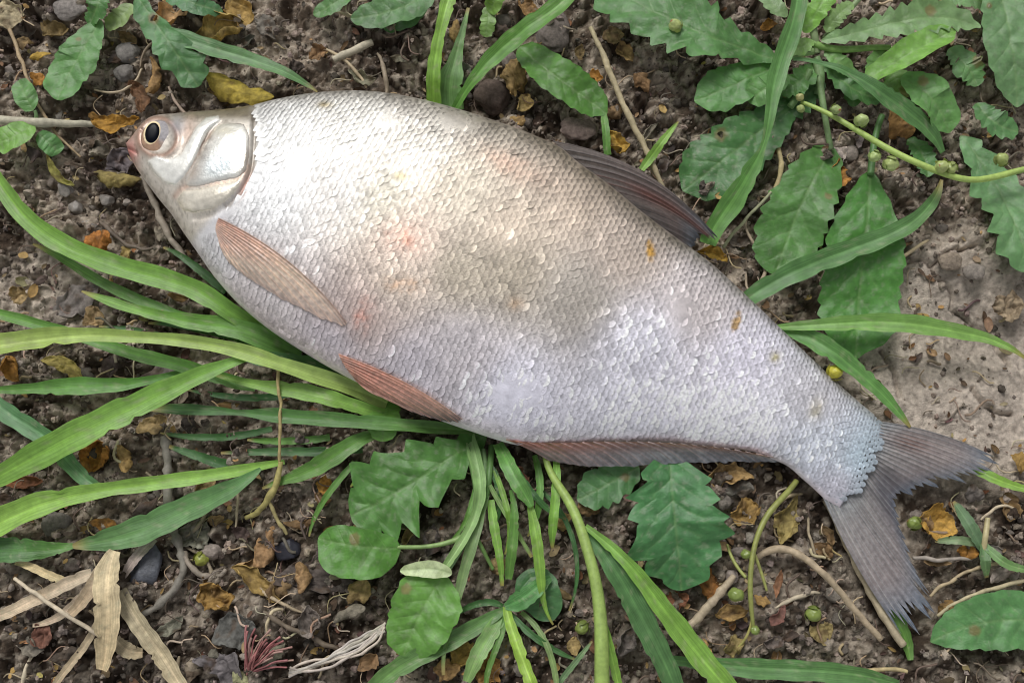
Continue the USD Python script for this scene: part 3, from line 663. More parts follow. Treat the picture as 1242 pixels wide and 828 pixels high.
tag(pr, 'the many smaller silver scales round the flank', kind='stuff')
# fins: a membrane that rises to a ridge at every ray, and frays at its rim
def fin(name, base, tips, nray, zb, zt, tintf, bulge=None, ridge=0.00028, fray=0.05, nt_=26, sub=6, on=None, sag=0.0, label=None, thick=0.0002):
    nn = nray * sub + 1
    b2, _ = curve(base, nn) if len(base) > 2 else (np.stack([np.linspace(base[0][i], base[1][i], nn) for i in (0, 1)], 1), 0)
    t2, _ = curve(tips, nn) if len(tips) < 4 else (np.stack([np.interp(np.linspace(0, len(tips) - 1, nn), np.arange(len(tips)), np.asarray(tips, float)[:, i]) for i in (0, 1)], 1), 0)
    ii = np.linspace(0, 1, nn); tt = np.linspace(0, 1, nt_)
    fr2 = 1 - fray * rng.random(nray + 1)
    gap = np.abs(((ii * nray) % 1) - 0.5) * 2                         # 1 on a ray, 0 between rays
    ext = fr2[np.round(ii * nray).astype(int)] * (1 - fray * 0.6 * (1 - gap))
    T_ = tt[None] * ext[:, None]
    q = b2[:, None] * (1 - T_[..., None]) + t2[:, None] * T_[..., None]
    if bulge is not None:
        ch = t2 - b2; nrm = np.stack([ch[:, 1], -ch[:, 0]], 1); nrm /= np.linalg.norm(nrm, axis=1, keepdims=True) + 1e-9
        amt = np.interp(ii, np.linspace(0, 1, len(bulge)), bulge)
        q = q + nrm[:, None] * (amt[:, None] * 4 * T_ * (1 - T_))[..., None]
    if on is not None:
        P = on_flank(q[..., 0], q[..., 1], 0.0)
        P[..., 2] += np.interp(T_, np.linspace(0, 1, len(on)), np.asarray(on) * 1e-3)
    else:
        zB = np.interp(ii, np.linspace(0, 1, len(zb)), zb)[:, None] * 1e-3; zT = np.interp(ii, np.linspace(0, 1, len(zt)), zt)[:, None] * 1e-3
        z = zB * (1 - T_) + zT * T_ + sag * 1e-3 * np.sin(T_ * np.pi) * np.sin(ii * 9)[:, None]
        P = at(q[..., 0], q[..., 1], z)
    P[..., 2] += ridge * np.sqrt(gap)[:, None] * (1 - 0.6 * tt[None] ** 2) + 0.5 * ridge * (np.sin(ii * nray * 1.7)[:, None])
    tint = tintf(ii[:, None] + 0 * T_, T_, gap[:, None] + 0 * T_)
    v = P.reshape(-1, 3); f = grid_faces(nn, nt_); k = len(v)
    v2 = v - [0, 0, thick]
    ring = np.r_[np.arange(nt_), np.arange(2 * nt_ - 1, nn * nt_, nt_), np.arange(nn * nt_ - 2, (nn - 1) * nt_ - 1, -1), np.arange((nn - 2) * nt_, 0, -nt_)]; r2 = np.roll(ring, -1)
    f = np.vstack([f, f[:, ::-1] + k, np.stack([ring, r2, r2 + k, ring + k], 1)])
    p, prim = put(name, np.vstack([v, v2]), f, 'fin', FISH, np.vstack([tint.reshape(-1, 3)] * 2))
    if label: tag(prim, label)
    # the rays themselves
    for i in range(0, nray + 1):
        col = i * sub
        L_ = P[col]; rr = np.linspace(0.00034, 0.00010, nt_) * rng.uniform(.5, 1.05)
        vv, ff = tube_mesh(L_ + [0, 0, 0.00005], rr, 5)
        put('fin_ray', vv, ff, 'fin', p, tint[col].mean(0) * rng.uniform(.8, 1.12))
def mixc(stops, t):
    t = np.asarray(t); x = [s[0] for s in stops]; c = np.array([lin(s[1]) for s in stops])
    return np.stack([np.interp(t, x, c[:, i]) for i in range(3)], -1)
def nz(i, t, a, b, sd): return fbm(np.stack([i * a, t * b, 0 * t], -1), 3, sd)
def dorsal_t(i, t, g):
    c = mixc([(0, (104,94,88)), (.3, (114,102,98)), (.6, (122,108,104)), (.85, (116,120,128)), (1, (42,50,62))], t)
    red = np.exp(-((i - 0.42) / 0.12) ** 2) * sstep(.15, .4, t)
    c = c * (1 - .55 * red[..., None]) + lin((140,76,66)) * .55 * red[..., None]
    dark = np.exp(-((i - 0.82) / 0.2) ** 2)
    return c * (1 - 0.5 * dark[..., None]) * (0.6 + 0.8 * nz(i, t, 14, 3, 101))[..., None] * (0.75 + 0.35 * g)[..., None]
fin('dorsal_fin', [(671,172),(700,196),(740,228),(780,260),(806,283)], [(873,294),(874,292),(868,294),(860,290),(852,287),(846,294),(842,302)], 11, [21, 20, 19], [16, 14, 12], dorsal_t, bulge=[24, 20, 12, 7, 3, 0], fray=0.07, ridge=0.0004, sag=1.2)
def pect_t(i, t, g):
    c = mixc([(0, (190,138,126)), (.25, (206,172,158)), (.55, (212,196,186)), (.85, (204,188,182)), (1, (170,152,148))], t)
    edge = np.exp(-(i / 0.06) ** 2)
    c = c * (1 - 0.5 * edge[..., None]) + lin((120,84,76)) * 0.5 * edge[..., None]
    return c * (0.8 + 0.6 * nz(i, t, 10, 3, 102))[..., None] * 1.1 * (0.85 + 0.2 * g)[..., None]
fin('pectoral_fin', [(266,266),(263,274),(266,290)], [(423,395),(420,399),(400,393),(372,380),(345,366),(318,349),(298,336),(281,322)], 12, None, None, pect_t, on=[0.9, 2.0, 2.2, 1.2], bulge=[13, 11, 7, 2, -1, -2], ridge=0.0002, fray=0.03)
def pelv_t(i, t, g):
    c = mixc([(0, (212,168,152)), (.2, (214,158,142)), (.6, (208,168,156)), (.85, (176,150,140)), (1, (90,82,88))], t)
    return c * (0.9 + 0.4 * nz(i, t, 8, 3, 103))[..., None] * (0.85 + 0.2 * g)[..., None]
fin('pelvic_fin', [(411,430),(416,440),(428,456)], [(564,511),(558,513),(540,512),(520,507),(500,500),(470,484)], 9, None, None, pelv_t, on=[0.6, 1.6, 1.8, 1.0], bulge=[7, 5, 0, -3, -5], ridge=0.0002, fray=0.03)
def anal_t(i, t, g):
    c = mixc([(0, (200,158,148)), (.25, (200,160,152)), (.6, (176,170,174)), (1, (150,150,158))], t)
    k = sstep(0.0, 0.5, i)[..., None]
    c = c * (1 - k) * [1.05, 0.88, 0.84] + c * k * [0.9, 0.95, 0.98]
    return c * (0.6 + 0.8 * nz(i, t, 26, 3, 104))[..., None] * (0.7 + 0.42 * g)[..., None]
fin('anal_fin', [(614,533),(660,537),(720,536),(790,536),(860,541),(930,553)], [(668,560),(715,567),(770,567),(820,564),(870,562),(910,561),(948,561)], 24, [24, 23, 20, 16], [14, 13.5, 12, 11], anal_t, ridge=0.0004, fray=0.05, bulge=[2, 4, 4, 2])
def tail_t(i, t, g):
    c = mixc([(0, (184,190,198)), (.2, (172,166,168)), (.6, (160,150,152)), (.85, (128,136,150)), (1, (66,80,102))], t)
    mid = np.exp(-((i - 0.5) / 0.14) ** 2)[..., None] * sstep(0.1, 0.5, t)[..., None]
    c = c * (1 - .6 * mid) + lin((48,60,78)) * .6 * mid
    red = (np.exp(-((i - 0.12) / 0.08) ** 2) * np.exp(-((t - .25) / .18) ** 2))[..., None]
    c = c * (1 - .7 * red) + lin((116,76,62)) * .7 * red
    return c * (0.62 + 0.76 * (nz(i, t, 30, 2.0, 105) * 1.3 - .15))[..., None] * (0.78 + 0.25 * g)[..., None]
fin('tail_fin', [(1070,512),(1064,530),(1056,550),(1044,572),(1026,592),(998,603)],
    [(1214,558),(1222,578),(1206,585),(1185,588),(1158,590),(1128,596),(1104,604),(1094,622),(1104,656),(1118,696),(1130,724),(1139,746),(1130,766),(1112,772),(1096,772)],
    34, [12.5, 12.5, 12, 11, 11], [9, 10, 9, 8, 7, 6, 5.5], tail_t, ridge=0.00024, fray=0.2, sag=1.3, bulge=[7, 4, 0, 0, 0, -4, -6])
# ------------------------------------------------------------------ grass at the left, running under the belly
def base_of(px, py): return at(np.array(float(px)), np.array(float(py)), gh(np.array(float(px)), np.array(float(py))))
t1 = thing('grass_plant', 'long pale grass leaves sweeping under the throat of the fish, uppermost at the left', 'grass', base_of(320, 395))
blade(t1, [(330,405),(290,385),(240,353),(170,331),(100,308),(50,280),(20,250),(0,222),(-18,196)], [14,22,24,26,25,24,22,20,14], [4,12,15,14,13,14,14], G_BRIGHT, fold=.35)
blade(t1, [(335,412),(290,396),(235,389),(190,373),(130,346),(80,316),(40,296)], [10,16,15,14,13,10,3], [3,6,6,5,6], G_MID, fold=.3)
blade(t1, [(365,430),(345,422),(300,403),(240,391),(190,382),(140,368),(99,353)], [28,27,26,20,13,12,2], [3,8,10,10,8], G_MID, tipcol=G_BRIGHT, fold=.25)
blade(t1, [(275,352),(255,338),(230,318),(198,300)], [12,11,9,3], [3,6,6], G_DARK, fold=.3)
blade(t1, [(340,440),(310,415),(270,404),(225,396),(180,392)], [16,18,12,8,3], [2,4,5], G_DARK, fold=.3)
t2 = thing('grass_plant', 'stout bright grass stem crossing from the left edge to the pelvic fin with broad leaves', 'grass', base_of(450, 478))
blade(t2, [(470,488),(420,468),(355,447),(304,430),(237,415),(169,409),(101,407),(51,412),(0,419),(-25,423)], [19,20,18,18,15,14,18,25,26,22], [8,17,21,22,21,20,19], (0.21,0.32,0.10), fold=.5)
blade(t2, [(308,431),(257,449),(203,473),(135,507),(68,540),(20,566),(-22,588)], [7,17,26,33,34,28,16], [20,21,19,16,14,12], G_BRIGHT, fold=.28, twist=.3)
blade(t2, [(310,468),(260,456),(220,443),(165,430),(120,416),(70,400),(35,390),(0,381),(-15,377)], [14,16,16,16,13,13,13,13,10], [6,11,12,11,10], G_MID, fold=.3)
blade(t2, [(240,444),(190,459),(150,466),(90,469),(40,471),(0,473),(-15,474)], [6,9,15,22,13,9,7], [8,10,9,8], G_MID, fold=.3)
blade(t2, [(470,503),(420,489),(380,478),(340,471),(300,464),(255,452)], [12,17,20,17,9,4], [6,13,14,12], G_BRIGHT, fold=.3)
blade(t2, [(575,522),(520,518),(470,514),(420,510),(340,504),(287,500),(237,497),(174,496)], [12,15,16,17,17,7,14,3], [6,11,13,13,11,9], G_MID, tipcol=G_DARK, fold=.3)
blade(t2, [(470,522),(440,532),(400,556),(370,573),(340,584),(318,592)], [10,16,22,18,9,3], [4,9,10,8], G_MID, fold=.3)
blade(t2, [(440,545),(400,547),(340,548),(268,549)], [8,11,10,3], [3,6,6], G_DARK, fold=.3)
blade(t2, [(420,450),(380,443),(330,437),(290,433)], [12,22,20,6], [2,5,6], G_DARK, fold=.25)
t3 = thing('grass_plant', 'low bright grass stem with bluish leaves at the left edge below the stout stem', 'grass', base_of(330, 565))
blade(t3, [(345,560),(313,566),(278,573),(209,583),(139,592),(85,602),(40,616),(0,634),(-22,645)], [5,11,14,17,17,22,30,33,28], [7,15,16,16,14,13], (0.15,0.28,0.065), fold=.4)
blade(t3, [(316,568),(280,592),(226,618),(174,642),(122,656),(88,662)], [4,20,31,34,22,5], [13,13,11,9,8], (0.075,0.17,0.07), fold=.22)
blade(t3, [(92,661),(52,666),(10,667),(-18,668)], [5,20,29,28], [8,9,9], G_MID, fold=.22, tipcol=G_DARK)
blade(t3, [(-12,484),(20,508),(60,535),(90,568),(112,587),(130,594)], [20,22,22,18,14,4], [6,10,10,9], (0.065,0.16,0.07), fold=.3)
blade(t3, [(285,567),(243,554),(205,541)], [13,11,4], [4,6,5], G_DARK, fold=.3)
# ------------------------------------------------------------------ grass behind the back
t4 = thing('grass_plant', 'grass tuft of three folded leaves standing behind the back of the fish', 'grass', base_of(545, 122))
blade(t4, [(527,130),(526,95),(530,60),(535,35),(543,5),(548,-12)], [18,18,16,14,19,17], [5,13,16,18,18], G_BRIGHT, fold=.35)
blade(t4, [(548,135),(547,100),(553,70),(562,35),(568,10)], [32,32,17,8,4], [3,9,12,10], (0.10,0.19,0.08), fold=.25)
blade(t4, [(549,138),(576,95),(603,65),(637,37),(672,12),(695,-10)], [9,16,23,25,25,20], [6,16,20,22,20], G_MID, fold=.35)
t5 = thing('weed_seedling', 'broad dark glossy leaf lying behind the back of the fish beside the grass tuft', 'weed', base_of(640, 62))
leaf(t5, [(630,57),(662,84),(700,112),(736,139)], [12,25,26,9], [9,12,9], (0.06,0.15,0.03), teeth=9, depth=.08, cup=.3)
leaf(t5, [(592,8),(592,25),(588,45)], [6,11,7], [6,7,5], (0.11,0.2,0.06), teeth=4, name='small_leaf')
tg = thing('grass_plant', 'short thin grass blade pointing down at the dorsal fin', 'grass', base_of(738, 185))
blade(tg, [(737,188),(735,165),(733,145),(728,124)], [9,10,9,3], [6,9,9], G_MID)
tg = thing('grass_plant', 'short grass tip rising right of the tan stick above the dorsal fin', 'grass', base_of(779, 203))
blade(tg, [(778,206),(790,190),(805,170),(823,147)], [8,12,10,2], [4,9,10], G_BRIGHT)
# ------------------------------------------------------------------ small weeds at the top left
w1 = thing('weed', 'toothed weed above the head of the fish with one long pointed leaf', 'weed', base_of(140, 8))
leaf(w1, [(122,24),(108,48),(88,82),(70,122)], [7,22,29,14], [10,12,8], (0.065,0.155,0.05), teeth=7, depth=.1)
leaf(w1, [(165,-6),(190,30),(216,68),(241,106)], [(8,8),(14,26),(32,28),(22,16)], [12,15,10], (0.055,0.145,0.055), teeth=5, depth=.25, lobes=.2)
blade(w1, [(190,36),(230,50),(271,63),(338,85),(385,112)], [14,23,22,15,2], [12,14,12,7], (0.085,0.18,0.08), fold=.25, name='long_leaf')
leaf(w1, [(128,-10),(118,8),(108,30)], [12,16,8], [13,14,10], (0.04,0.11,0.03), teeth=6, depth=.25)
leaf(w1, [(160,5),(148,18),(128,34)], [8,14,7], [9,10,8], (0.16,0.24,0.09), teeth=4)
leaf(w1, [(205,-8),(235,4),(270,14)], [14,16,6], [9,12,8], (0.05,0.14,0.06), teeth=5)
w2 = thing('weed_seedling', 'small round-leaved seedling at the left edge under the pale stalk', 'weed', base_of(30, 155))
leaf(w2, [(42,152),(22,162),(-4,176)], [8,18,14], [6,8,6], (0.11,0.24,0.05), teeth=3, depth=.05)
leaf(w2, [(46,162),(58,172),(72,186)], [6,13,8], [5,6,4], (0.07,0.17,0.06), teeth=3, depth=.04)
leaf(w2, [(40,134),(32,118),(22,98)], [8,15,8], [8,9,7], (0.075,0.18,0.06), teeth=3, depth=.06)
stalk(w2, [(40,150),(44,142),(42,134)], [5,5,4], [4,6,8], G_PALE)
w3 = thing('weed', 'toothed weed leaves cut by the top edge above the back of the fish', 'weed', base_of(470, 0))
leaf(w3, [(520,-12),(490,8),(455,18),(425,22)], [16,24,20,8], [10,12,8], (0.065,0.15,0.06), teeth=6, depth=.12)
leaf(w3, [(515,2),(495,20),(465,34)], [10,16,8], [6,7,5], (0.05,0.13,0.05), teeth=5, depth=.12)
leaf(w3, [(425,-12),(405,4),(380,18)], [10,14,6], [8,9,6], (0.06,0.15,0.05), teeth=5, depth=.12)
leaf(w3, [(600,-14),(600,0),(592,14)], [10,14,8], [9,10,7], (0.12,0.22,0.05), teeth=3)
# ------------------------------------------------------------------ the weed rosette at the upper right
w4 = thing('weed_rosette', 'large weed with a rosette of broad toothed leaves at the upper right', 'weed', base_of(985, 70))
leaf(w4, [(942,74),(890,55),(840,36),(780,8),(725,-24)], [(8,10),(28,32),(46,54),(50,52),(30,30)], [12,19,19,16], (0.06,0.15,0.05), teeth=9, depth=.26, lobes=.15, spots=.1)
leaf(w4, [(950,80),(915,92),(880,108),(842,122)], [8,24,30,10], [10,13,9], (0.055,0.15,0.04), teeth=6, depth=.1)
leaf(w4, [(958,92),(940,100),(922,112),(908,124)], [6,16,18,8], [14,16,12], (0.085,0.19,0.06), teeth=5, depth=.08)
leaf(w4, [(962,128),(920,160),(872,198),(828,232)], [(12,12),(36,34),(46,44),(14,16)], [6,9,6], (0.045,0.12,0.04), teeth=9, depth=.14, spots=.25)
leaf(w4, [(1010,178),(988,215),(963,268),(940,334)], [(14,14),(38,36),(44,46),(26,26)], [5,9,6], (0.05,0.14,0.035), teeth=9, depth=.15)
leaf(w4, [(1056,205),(1052,255),(1046,315),(1040,380),(1038,436)], [4,36,52,50,10], [6,10,9,6], (0.05,0.15,0.03), teeth=10, depth=.1, spots=.1)
leaf(w4, [(996,50),(1060,34),(1120,22),(1190,34)], [(6,6),(18,20),(26,26),(8,8)], [14,20,18], (0.12,0.21,0.095), teeth=11, depth=.38, cup=.2)
leaf(w4, [(1050,98),(1092,72),(1128,52),(1160,36)], [10,18,20,5], [16,22,20], (0.11,0.24,0.05), teeth=6, depth=.06, cup=.4, roll=.3)
leaf(w4, [(1092,95),(1125,115),(1142,138),(1150,162)], [10,25,22,8], [12,15,10], (0.08,0.19,0.06), teeth=6, depth=.08, cup=.3)
leaf(w4, [(1078,86),(1088,100),(1090,120)], [8,22,10], [11,12,9], (0.10,0.2,0.06), teeth=5, depth=.2)
leaf(w4, [(975,40),(990,15),(1005,-12)], [6,14,16], [14,18,18], (0.12,0.24,0.05), teeth=5, depth=.16)
leaf(w4, [(955,20),(935,2),(925,-14)], [5,14,14], [14,16,15], (0.12,0.2,0.10), teeth=5, depth=.16)
stalk(w4, [(1008,182),(1002,150),(996,112),(990,75)], [8,8,9,9], [7,9,10,10], (0.16,0.24,0.10), name='petiole')
stalk(w4, [(958,130),(970,112),(982,85)], [9,9,9], [8,10,11], (0.13,0.22,0.08), name='petiole')
stalk(w4, [(938,74),(960,68),(986,62)], [9,10,10], [12,13,12], (0.16,0.26,0.09), name='petiole')
for p_, h_, z_, c_ in [([(990,78),(968,100),(945,112)],[6,18,8],[9,12,9],(0.07,0.17,0.05)),([(1000,75),(1040,110),(1070,120)],[6,18,8],[8,11,8],(0.06,0.15,0.05)),([(1010,70),(1030,100),(1035,130)],[5,16,8],[6,9,6],(0.05,0.13,0.04)),([(1150,60),(1172,80),(1185,105)],[8,22,9],[7,10,7],(0.08,0.17,0.07)),([(1185,125),(1205,148),(1235,160)],[7,20,10],[6,9,7],(0.06,0.15,0.055)),([(1000,100),(965,125),(935,150)],[6,24,10],[4,6,4],(0.04,0.11,0.035)),([(1100,170),(1120,190),(1125,215)],[6,16,7],[5,7,5],(0.05,0.14,0.04)),([(1150,0),(1170,-2),(1195,6)],[8,16,8],[6,9,7],(0.09,0.18,0.08))]:
    leaf(w4, p_, h_, z_, c_, teeth=6, depth=.3, cup=.2)
leaf(w4, [(1000,62),(1018,75),(1035,92)], [5,13,5], [11,13,10], (0.10,0.2,0.07), teeth=5, depth=.25)
leaf(w4, [(985,48),(968,58),(950,60)], [5,13,5], [13,15,13], (0.13,0.24,0.07), teeth=5, depth=.25)
leaf(w4, [(1002,40),(1015,20),(1035,4)], [5,12,6], [14,17,16], (0.14,0.25,0.09), teeth=6, depth=.3)
leaf(w4, [(1075,60),(1062,75),(1058,96)], [5,12,5], [12,14,11], (0.09,0.19,0.06), teeth=5, depth=.25)
stalk(w4, [(990,70),(995,90),(992,115)], [10,11,10], [10,10,6], G_PALE)
stalk(w4, [(975,0),(985,30),(990,65)], [9,10,11], [16,14,10], (0.2,0.27,0.13))
stalk(w4, [(1050,-10),(1025,18),(1000,48)], [6,8,9], [14,14,10], (0.2,0.27,0.13))
stalk(w4, [(1056,212),(1058,190),(1062,165),(1070,140)], [9,9,8,8], [8,9,9,8], (0.09,0.19,0.06), name='petiole')
stalk(w4, [(985,52),(1020,60),(1060,58),(1080,58)], [9,9,8,7], [12,13,13], (0.17,0.30,0.07), name='petiole')
tg = thing('grass_plant', 'long upright grass blade crossing the big weed down to the tip of the dorsal fin', 'grass', base_of(868, 278))
blade(tg, [(858,296),(868,274),(885,249),(907,213),(926,175),(933,142),(942,89),(957,43),(968,-12)], [20,24,28,24,8,13,23,25,22], [10,14,19,24,26,27,26], (0.085,0.20,0.05), fold=.35, twist=-.4, tipcol=(0.075,0.17,0.065))
tg = thing('grass_plant', 'arched bluish grass blade bending down through the middle of the rosette', 'grass', base_of(1142, 181))
blade(tg, [(962,72),(1013,82),(1049,100),(1085,125),(1120,153),(1143,185)], [5,9,17,26,24,8], [18,20,21,17,9], (0.06,0.14,0.05), fold=.3)
tg = thing('grass_plant', 'dark grass blade slanting up from the back of the fish over two broad leaves', 'grass', base_of(905, 366))
blade(tg, [(900,369),(978,324),(1049,297),(1105,271),(1130,246),(1142,218)], [20,26,25,20,14,4], [10,15,16,14,10], (0.065,0.15,0.055), fold=.35)
tg = thing('grass_plant', 'two pale grass leaves spreading over bare mud to the right of the back', 'grass', base_of(942, 398))
blade(tg, [(938,397),(1013,393),(1102,393),(1156,402),(1209,415),(1246,437)], [6,17,23,20,12,3], [8,17,19,15,8], (0.12,0.24,0.065), fold=.35)
blade(tg, [(940,398),(999,420),(1031,444),(1067,476),(1104,518)], [7,24,22,17,3], [7,13,12,6], (0.07,0.165,0.055), fold=.35)
w5 = thing('weed', 'lobed bluish weed leaf at the right edge beyond the rosette', 'weed', base_of(1180, 190))
leaf(w5, [(1165,165),(1195,205),(1226,262),(1252,330)], [(10,10),(30,34),(46,44),(26,26)], [7,11,9], (0.075,0.16,0.07), teeth=6, depth=.42, lobes=.2)
w6 = thing('weed', 'pale broad weed leaf in the upper right corner', 'weed', base_of(1230, 125))
leaf(w6, [(1212,-25),(1222,30),(1230,80),(1234,130)], [26,36,34,10], [10,14,9], (0.095,0.18,0.09), teeth=7, depth=.1)
# flower stalk with green seed heads
fs_ = thing('seed_stalk', 'arching yellow-green stalk with green seed heads at the right edge', 'plant stalk', base_of(974, 125))
stalk(fs_, [(972,124),(1031,153),(1078,181),(1138,208),(1177,218),(1213,213),(1250,204)], [5,7,8,8,8,8,7], [12,20,23,24,23,22], (0.30,0.40,0.11), name='stalk')
def bud(parent, px, py, r, z, col, name='seed_head', calyx=True, seed=0):
    c = at(np.array(float(px)), np.array(float(py)), gh(np.array(float(px)), np.array(float(py))) + z * 1e-3)
    v, f = lump(c, r * PX * .9, seed + 5, 3, (1, .9, .9), amp=.26)
    g = np.random.default_rng(seed); ax = g.normal(size=3); ax[2] = abs(ax[2]) * .4; ax /= np.linalg.norm(ax)
    dd = (v - c) @ ax / (r * PX)
    v = v + ax * (np.clip(dd - .75, 0, 1) ** 2 * r * PX * 1.6)[:, None]
    t = np.asarray(col) * (0.75 + 0.5 * fbm(v * 600, 2, 111))[:, None]
    t = np.where((dd > .85)[:, None], np.array(RUST) * .9 if calyx else t, t)
    p, prim = put(name, v, f, 'fruit', parent, t)
    if calyx and r > 6:
        for k in range(4):
            a = k * math.pi / 2 + g.uniform(0, .5)
            s1 = np.cross(ax, [0.3, 0.5, 0.8]); s1 /= np.linalg.norm(s1); s2 = np.cross(ax, s1)
            o = math.cos(a) * s1 + math.sin(a) * s2
            th = np.linspace(0, 1, 6)[:, None]
            mid_ = c - ax * r * PX * (1.0 - th * 1.1) + o * r * PX * (0.35 + 0.8 * np.sqrt(th))
            sd = np.cross(o, ax); wdt = r * PX * 0.35 * np.sin(np.pi * (0.15 + 0.85 * th))
            vv = np.stack([mid_ - sd * wdt, mid_ + o * r * PX * .05, mid_ + sd * wdt], 1).reshape(-1, 3)
            put('sepal', vv, grid_faces(6, 3), 'leaf', p, np.asarray(col) * .8)
    return p
GRN = (0.29, 0.34, 0.12)
for n_, (a, b, r, z) in enumerate([(1014,133,7,22),(1045,146,9,23),(1061,190,8,21),(1081,199,10,19),(1142,202,9,26),(1153,204,8,25),(1215,193,9,24),(970,118,6,14),(971,132,6,12)]):
    bud(fs_, a, b, r, z, jitter(GRN, .12), seed=n_)
b_ = thing('fallen_fruit', 'green seed head lying on the big leaf at the top', 'fruit', base_of(819, 31)); bud(b_, 819, 31, 9, 22, GRN, 'capsule', seed=31)
b_ = thing('fallen_fruit', 'yellow seed head beside the back of the fish under the pale grass leaves', 'fruit', base_of(1013, 452)); bud(b_, 1013, 451, 10, 12, (0.46,0.42,0.05), 'capsule', seed=32)
# ------------------------------------------------------------------ plants below the belly
w7 = thing('weed', 'dark lobed weed leaf sticking out under the belly', 'weed', base_of(575, 540))
leaf(w7, [(590,528),(535,562),(486,594),(425,625)], [(10,10),(38,40),(62,66),(38,34)], [5,11,8], (0.055,0.15,0.035), teeth=6, depth=.42, lobes=.2, spots=.1)
leaf(w7, [(470,482),(466,505),(464,535)], [14,20,10], [6,9,7], (0.085,0.2,0.04), teeth=5, depth=.12)
w8 = thing('weed_seedling', 'young weed with two rounded leaves on pale stems below the belly', 'weed', base_of(585, 600))
leaf(w8, [(486,664),(455,664),(420,660),(386,652)], [(12,8),(36,20),(38,22),(12,8)], [12,14,11], (0.065,0.18,0.035), teeth=4, depth=.05, seed=11)
leaf(w8, [(540,696),(522,722),(505,755),(488,796)], [(20,16),(42,38),(40,34),(16,14)], [16,17,12], (0.085,0.21,0.04), teeth=6, depth=.08, seed=12)
leaf(w8, [(548,696),(525,690),(505,690),(485,692)], [4,10,8,4], [20,21,19], (0.34,0.42,0.25), teeth=3, depth=.05, cup=.4)
stalk(w8, [(482,663),(520,662),(545,657),(562,650)], [5,5,6,7], [12,12,13,12], (0.22,0.32,0.11), name='petiole')
blade(w8, [(570,528),(578,560),(582,592),(576,625),(556,664),(536,693)], [12,15,15,11,11,7], [5,10,13,15,17,19], (0.15,0.25,0.11), fold=.6, name='stem')
stalk(w8, [(586,545),(588,575),(584,610),(566,655),(545,690)], [6,7,6,5,4], [5,9,12,14,16], (0.20,0.30,0.14))
stalk(w8, [(560,530),(572,560),(577,595)], [8,9,6], [4,8,10], (0.12,0.22,0.07))
stalk(w8, [(596,540),(594,570),(590,605)], [7,8,5], [4,8,10], (0.10,0.2,0.06))
stalk(w8, [(572,640),(585,665),(598,690)], [5,5,4], [12,10,5], (0.14,0.25,0.07), name='petiole')
t6 = thing('grass_plant', 'upright tuft of narrow grass leaves in front of the belly', 'grass', base_of(612, 600))
blade(t6, [(589,600),(582,625),(574,655),(562,695),(552,740),(541,780),(538,818)], [9,12,13,12,7,5,4], [10,14,15,15,13,10], (0.13,0.22,0.10), fold=.3)
blade(t6, [(595,606),(600,640),(605,670),(609,710)], [8,11,9,4], [10,13,12,8], G_BRIGHT, fold=.35)
blade(t6, [(594,588),(612,620),(630,650),(645,675)], [5,6,5,4], [10,11,9], G_PALE, fold=.35)
blade(t6, [(619,594),(624,630),(621,665),(617,702)], [4,10,12,8], [14,16,14,9], G_MID, fold=.3)
blade(t6, [(604,538),(617,565),(632,592),(645,614)], [12,18,18,6], [12,18,20,18], (0.085,0.20,0.055), fold=.3)
blade(t6, [(643,614),(650,650),(655,690),(658,722),(671,757)], [7,13,12,7,2], [16,17,15,12,7], G_BRIGHT, fold=.3)
blade(t6, [(674,556),(674,600),(671,630),(670,664)], [7,11,11,3], [12,16,15,10], G_BRIGHT, fold=.3)
blade(t6, [(612,735),(630,728),(648,715),(668,700)], [6,22,20,6], [9,12,12,9], (0.06,0.16,0.055), fold=.2)
blade(t6, [(614,738),(585,755),(555,772),(505,797),(450,838)], [7,16,20,21,19], [9,12,12,10], (0.085,0.19,0.065), fold=.28)
blade(t6, [(611,742),(596,765),(582,790),(566,826)], [7,19,19,9], [8,11,10,7], G_PALE, fold=.25)
blade(t6, [(614,735),(620,760),(632,795),(648,838)], [8,12,14,14], [9,13,14], (0.2,0.34,0.06), fold=.5)
leaf(t6, [(640,690),(650,712),(655,732),(650,750)], [14,26,26,10], [5,7,5], (0.045,0.12,0.05), teeth=3, depth=.04, name='low_leaf')
for p_, w_, z_, c_ in [([(583,575),(572,610),(560,640),(540,660)],[5,6,5,2],[7,12,10],G_MID),([(600,570),(612,605),(618,640),(612,672)],[5,7,6,2],[7,12,8],G_BRIGHT),([(620,560),(640,590),(662,615),(690,630)],[6,8,7,2],[6,10,6],G_DARK),([(610,735),(590,730),(570,735),(548,748)],[5,8,7,2],[8,10,7],G_DARK),([(616,740),(640,765),(668,785),(700,800)],[5,8,7,2],[8,9,5],G_DARK),
                       ([(590,560),(602,580),(606,610),(598,640)],[6,9,8,2],[6,9,7],G_DARK),([(648,552),(655,585),(652,620),(640,650)],[6,9,8,2],[6,9,6],G_MID),([(612,742),(606,775),(596,800),(590,836)],[5,7,7,5],[9,10,8],G_MID),([(650,590),(690,640),(700,690),(690,740)],[4,6,5,2],[5,7,5],G_DARK),([(632,742),(660,775),(672,810),(676,838)],[5,7,7,5],[7,9,8],G_PALE)]:
    blade(t6, p_, w_, z_, c_, fold=.3)
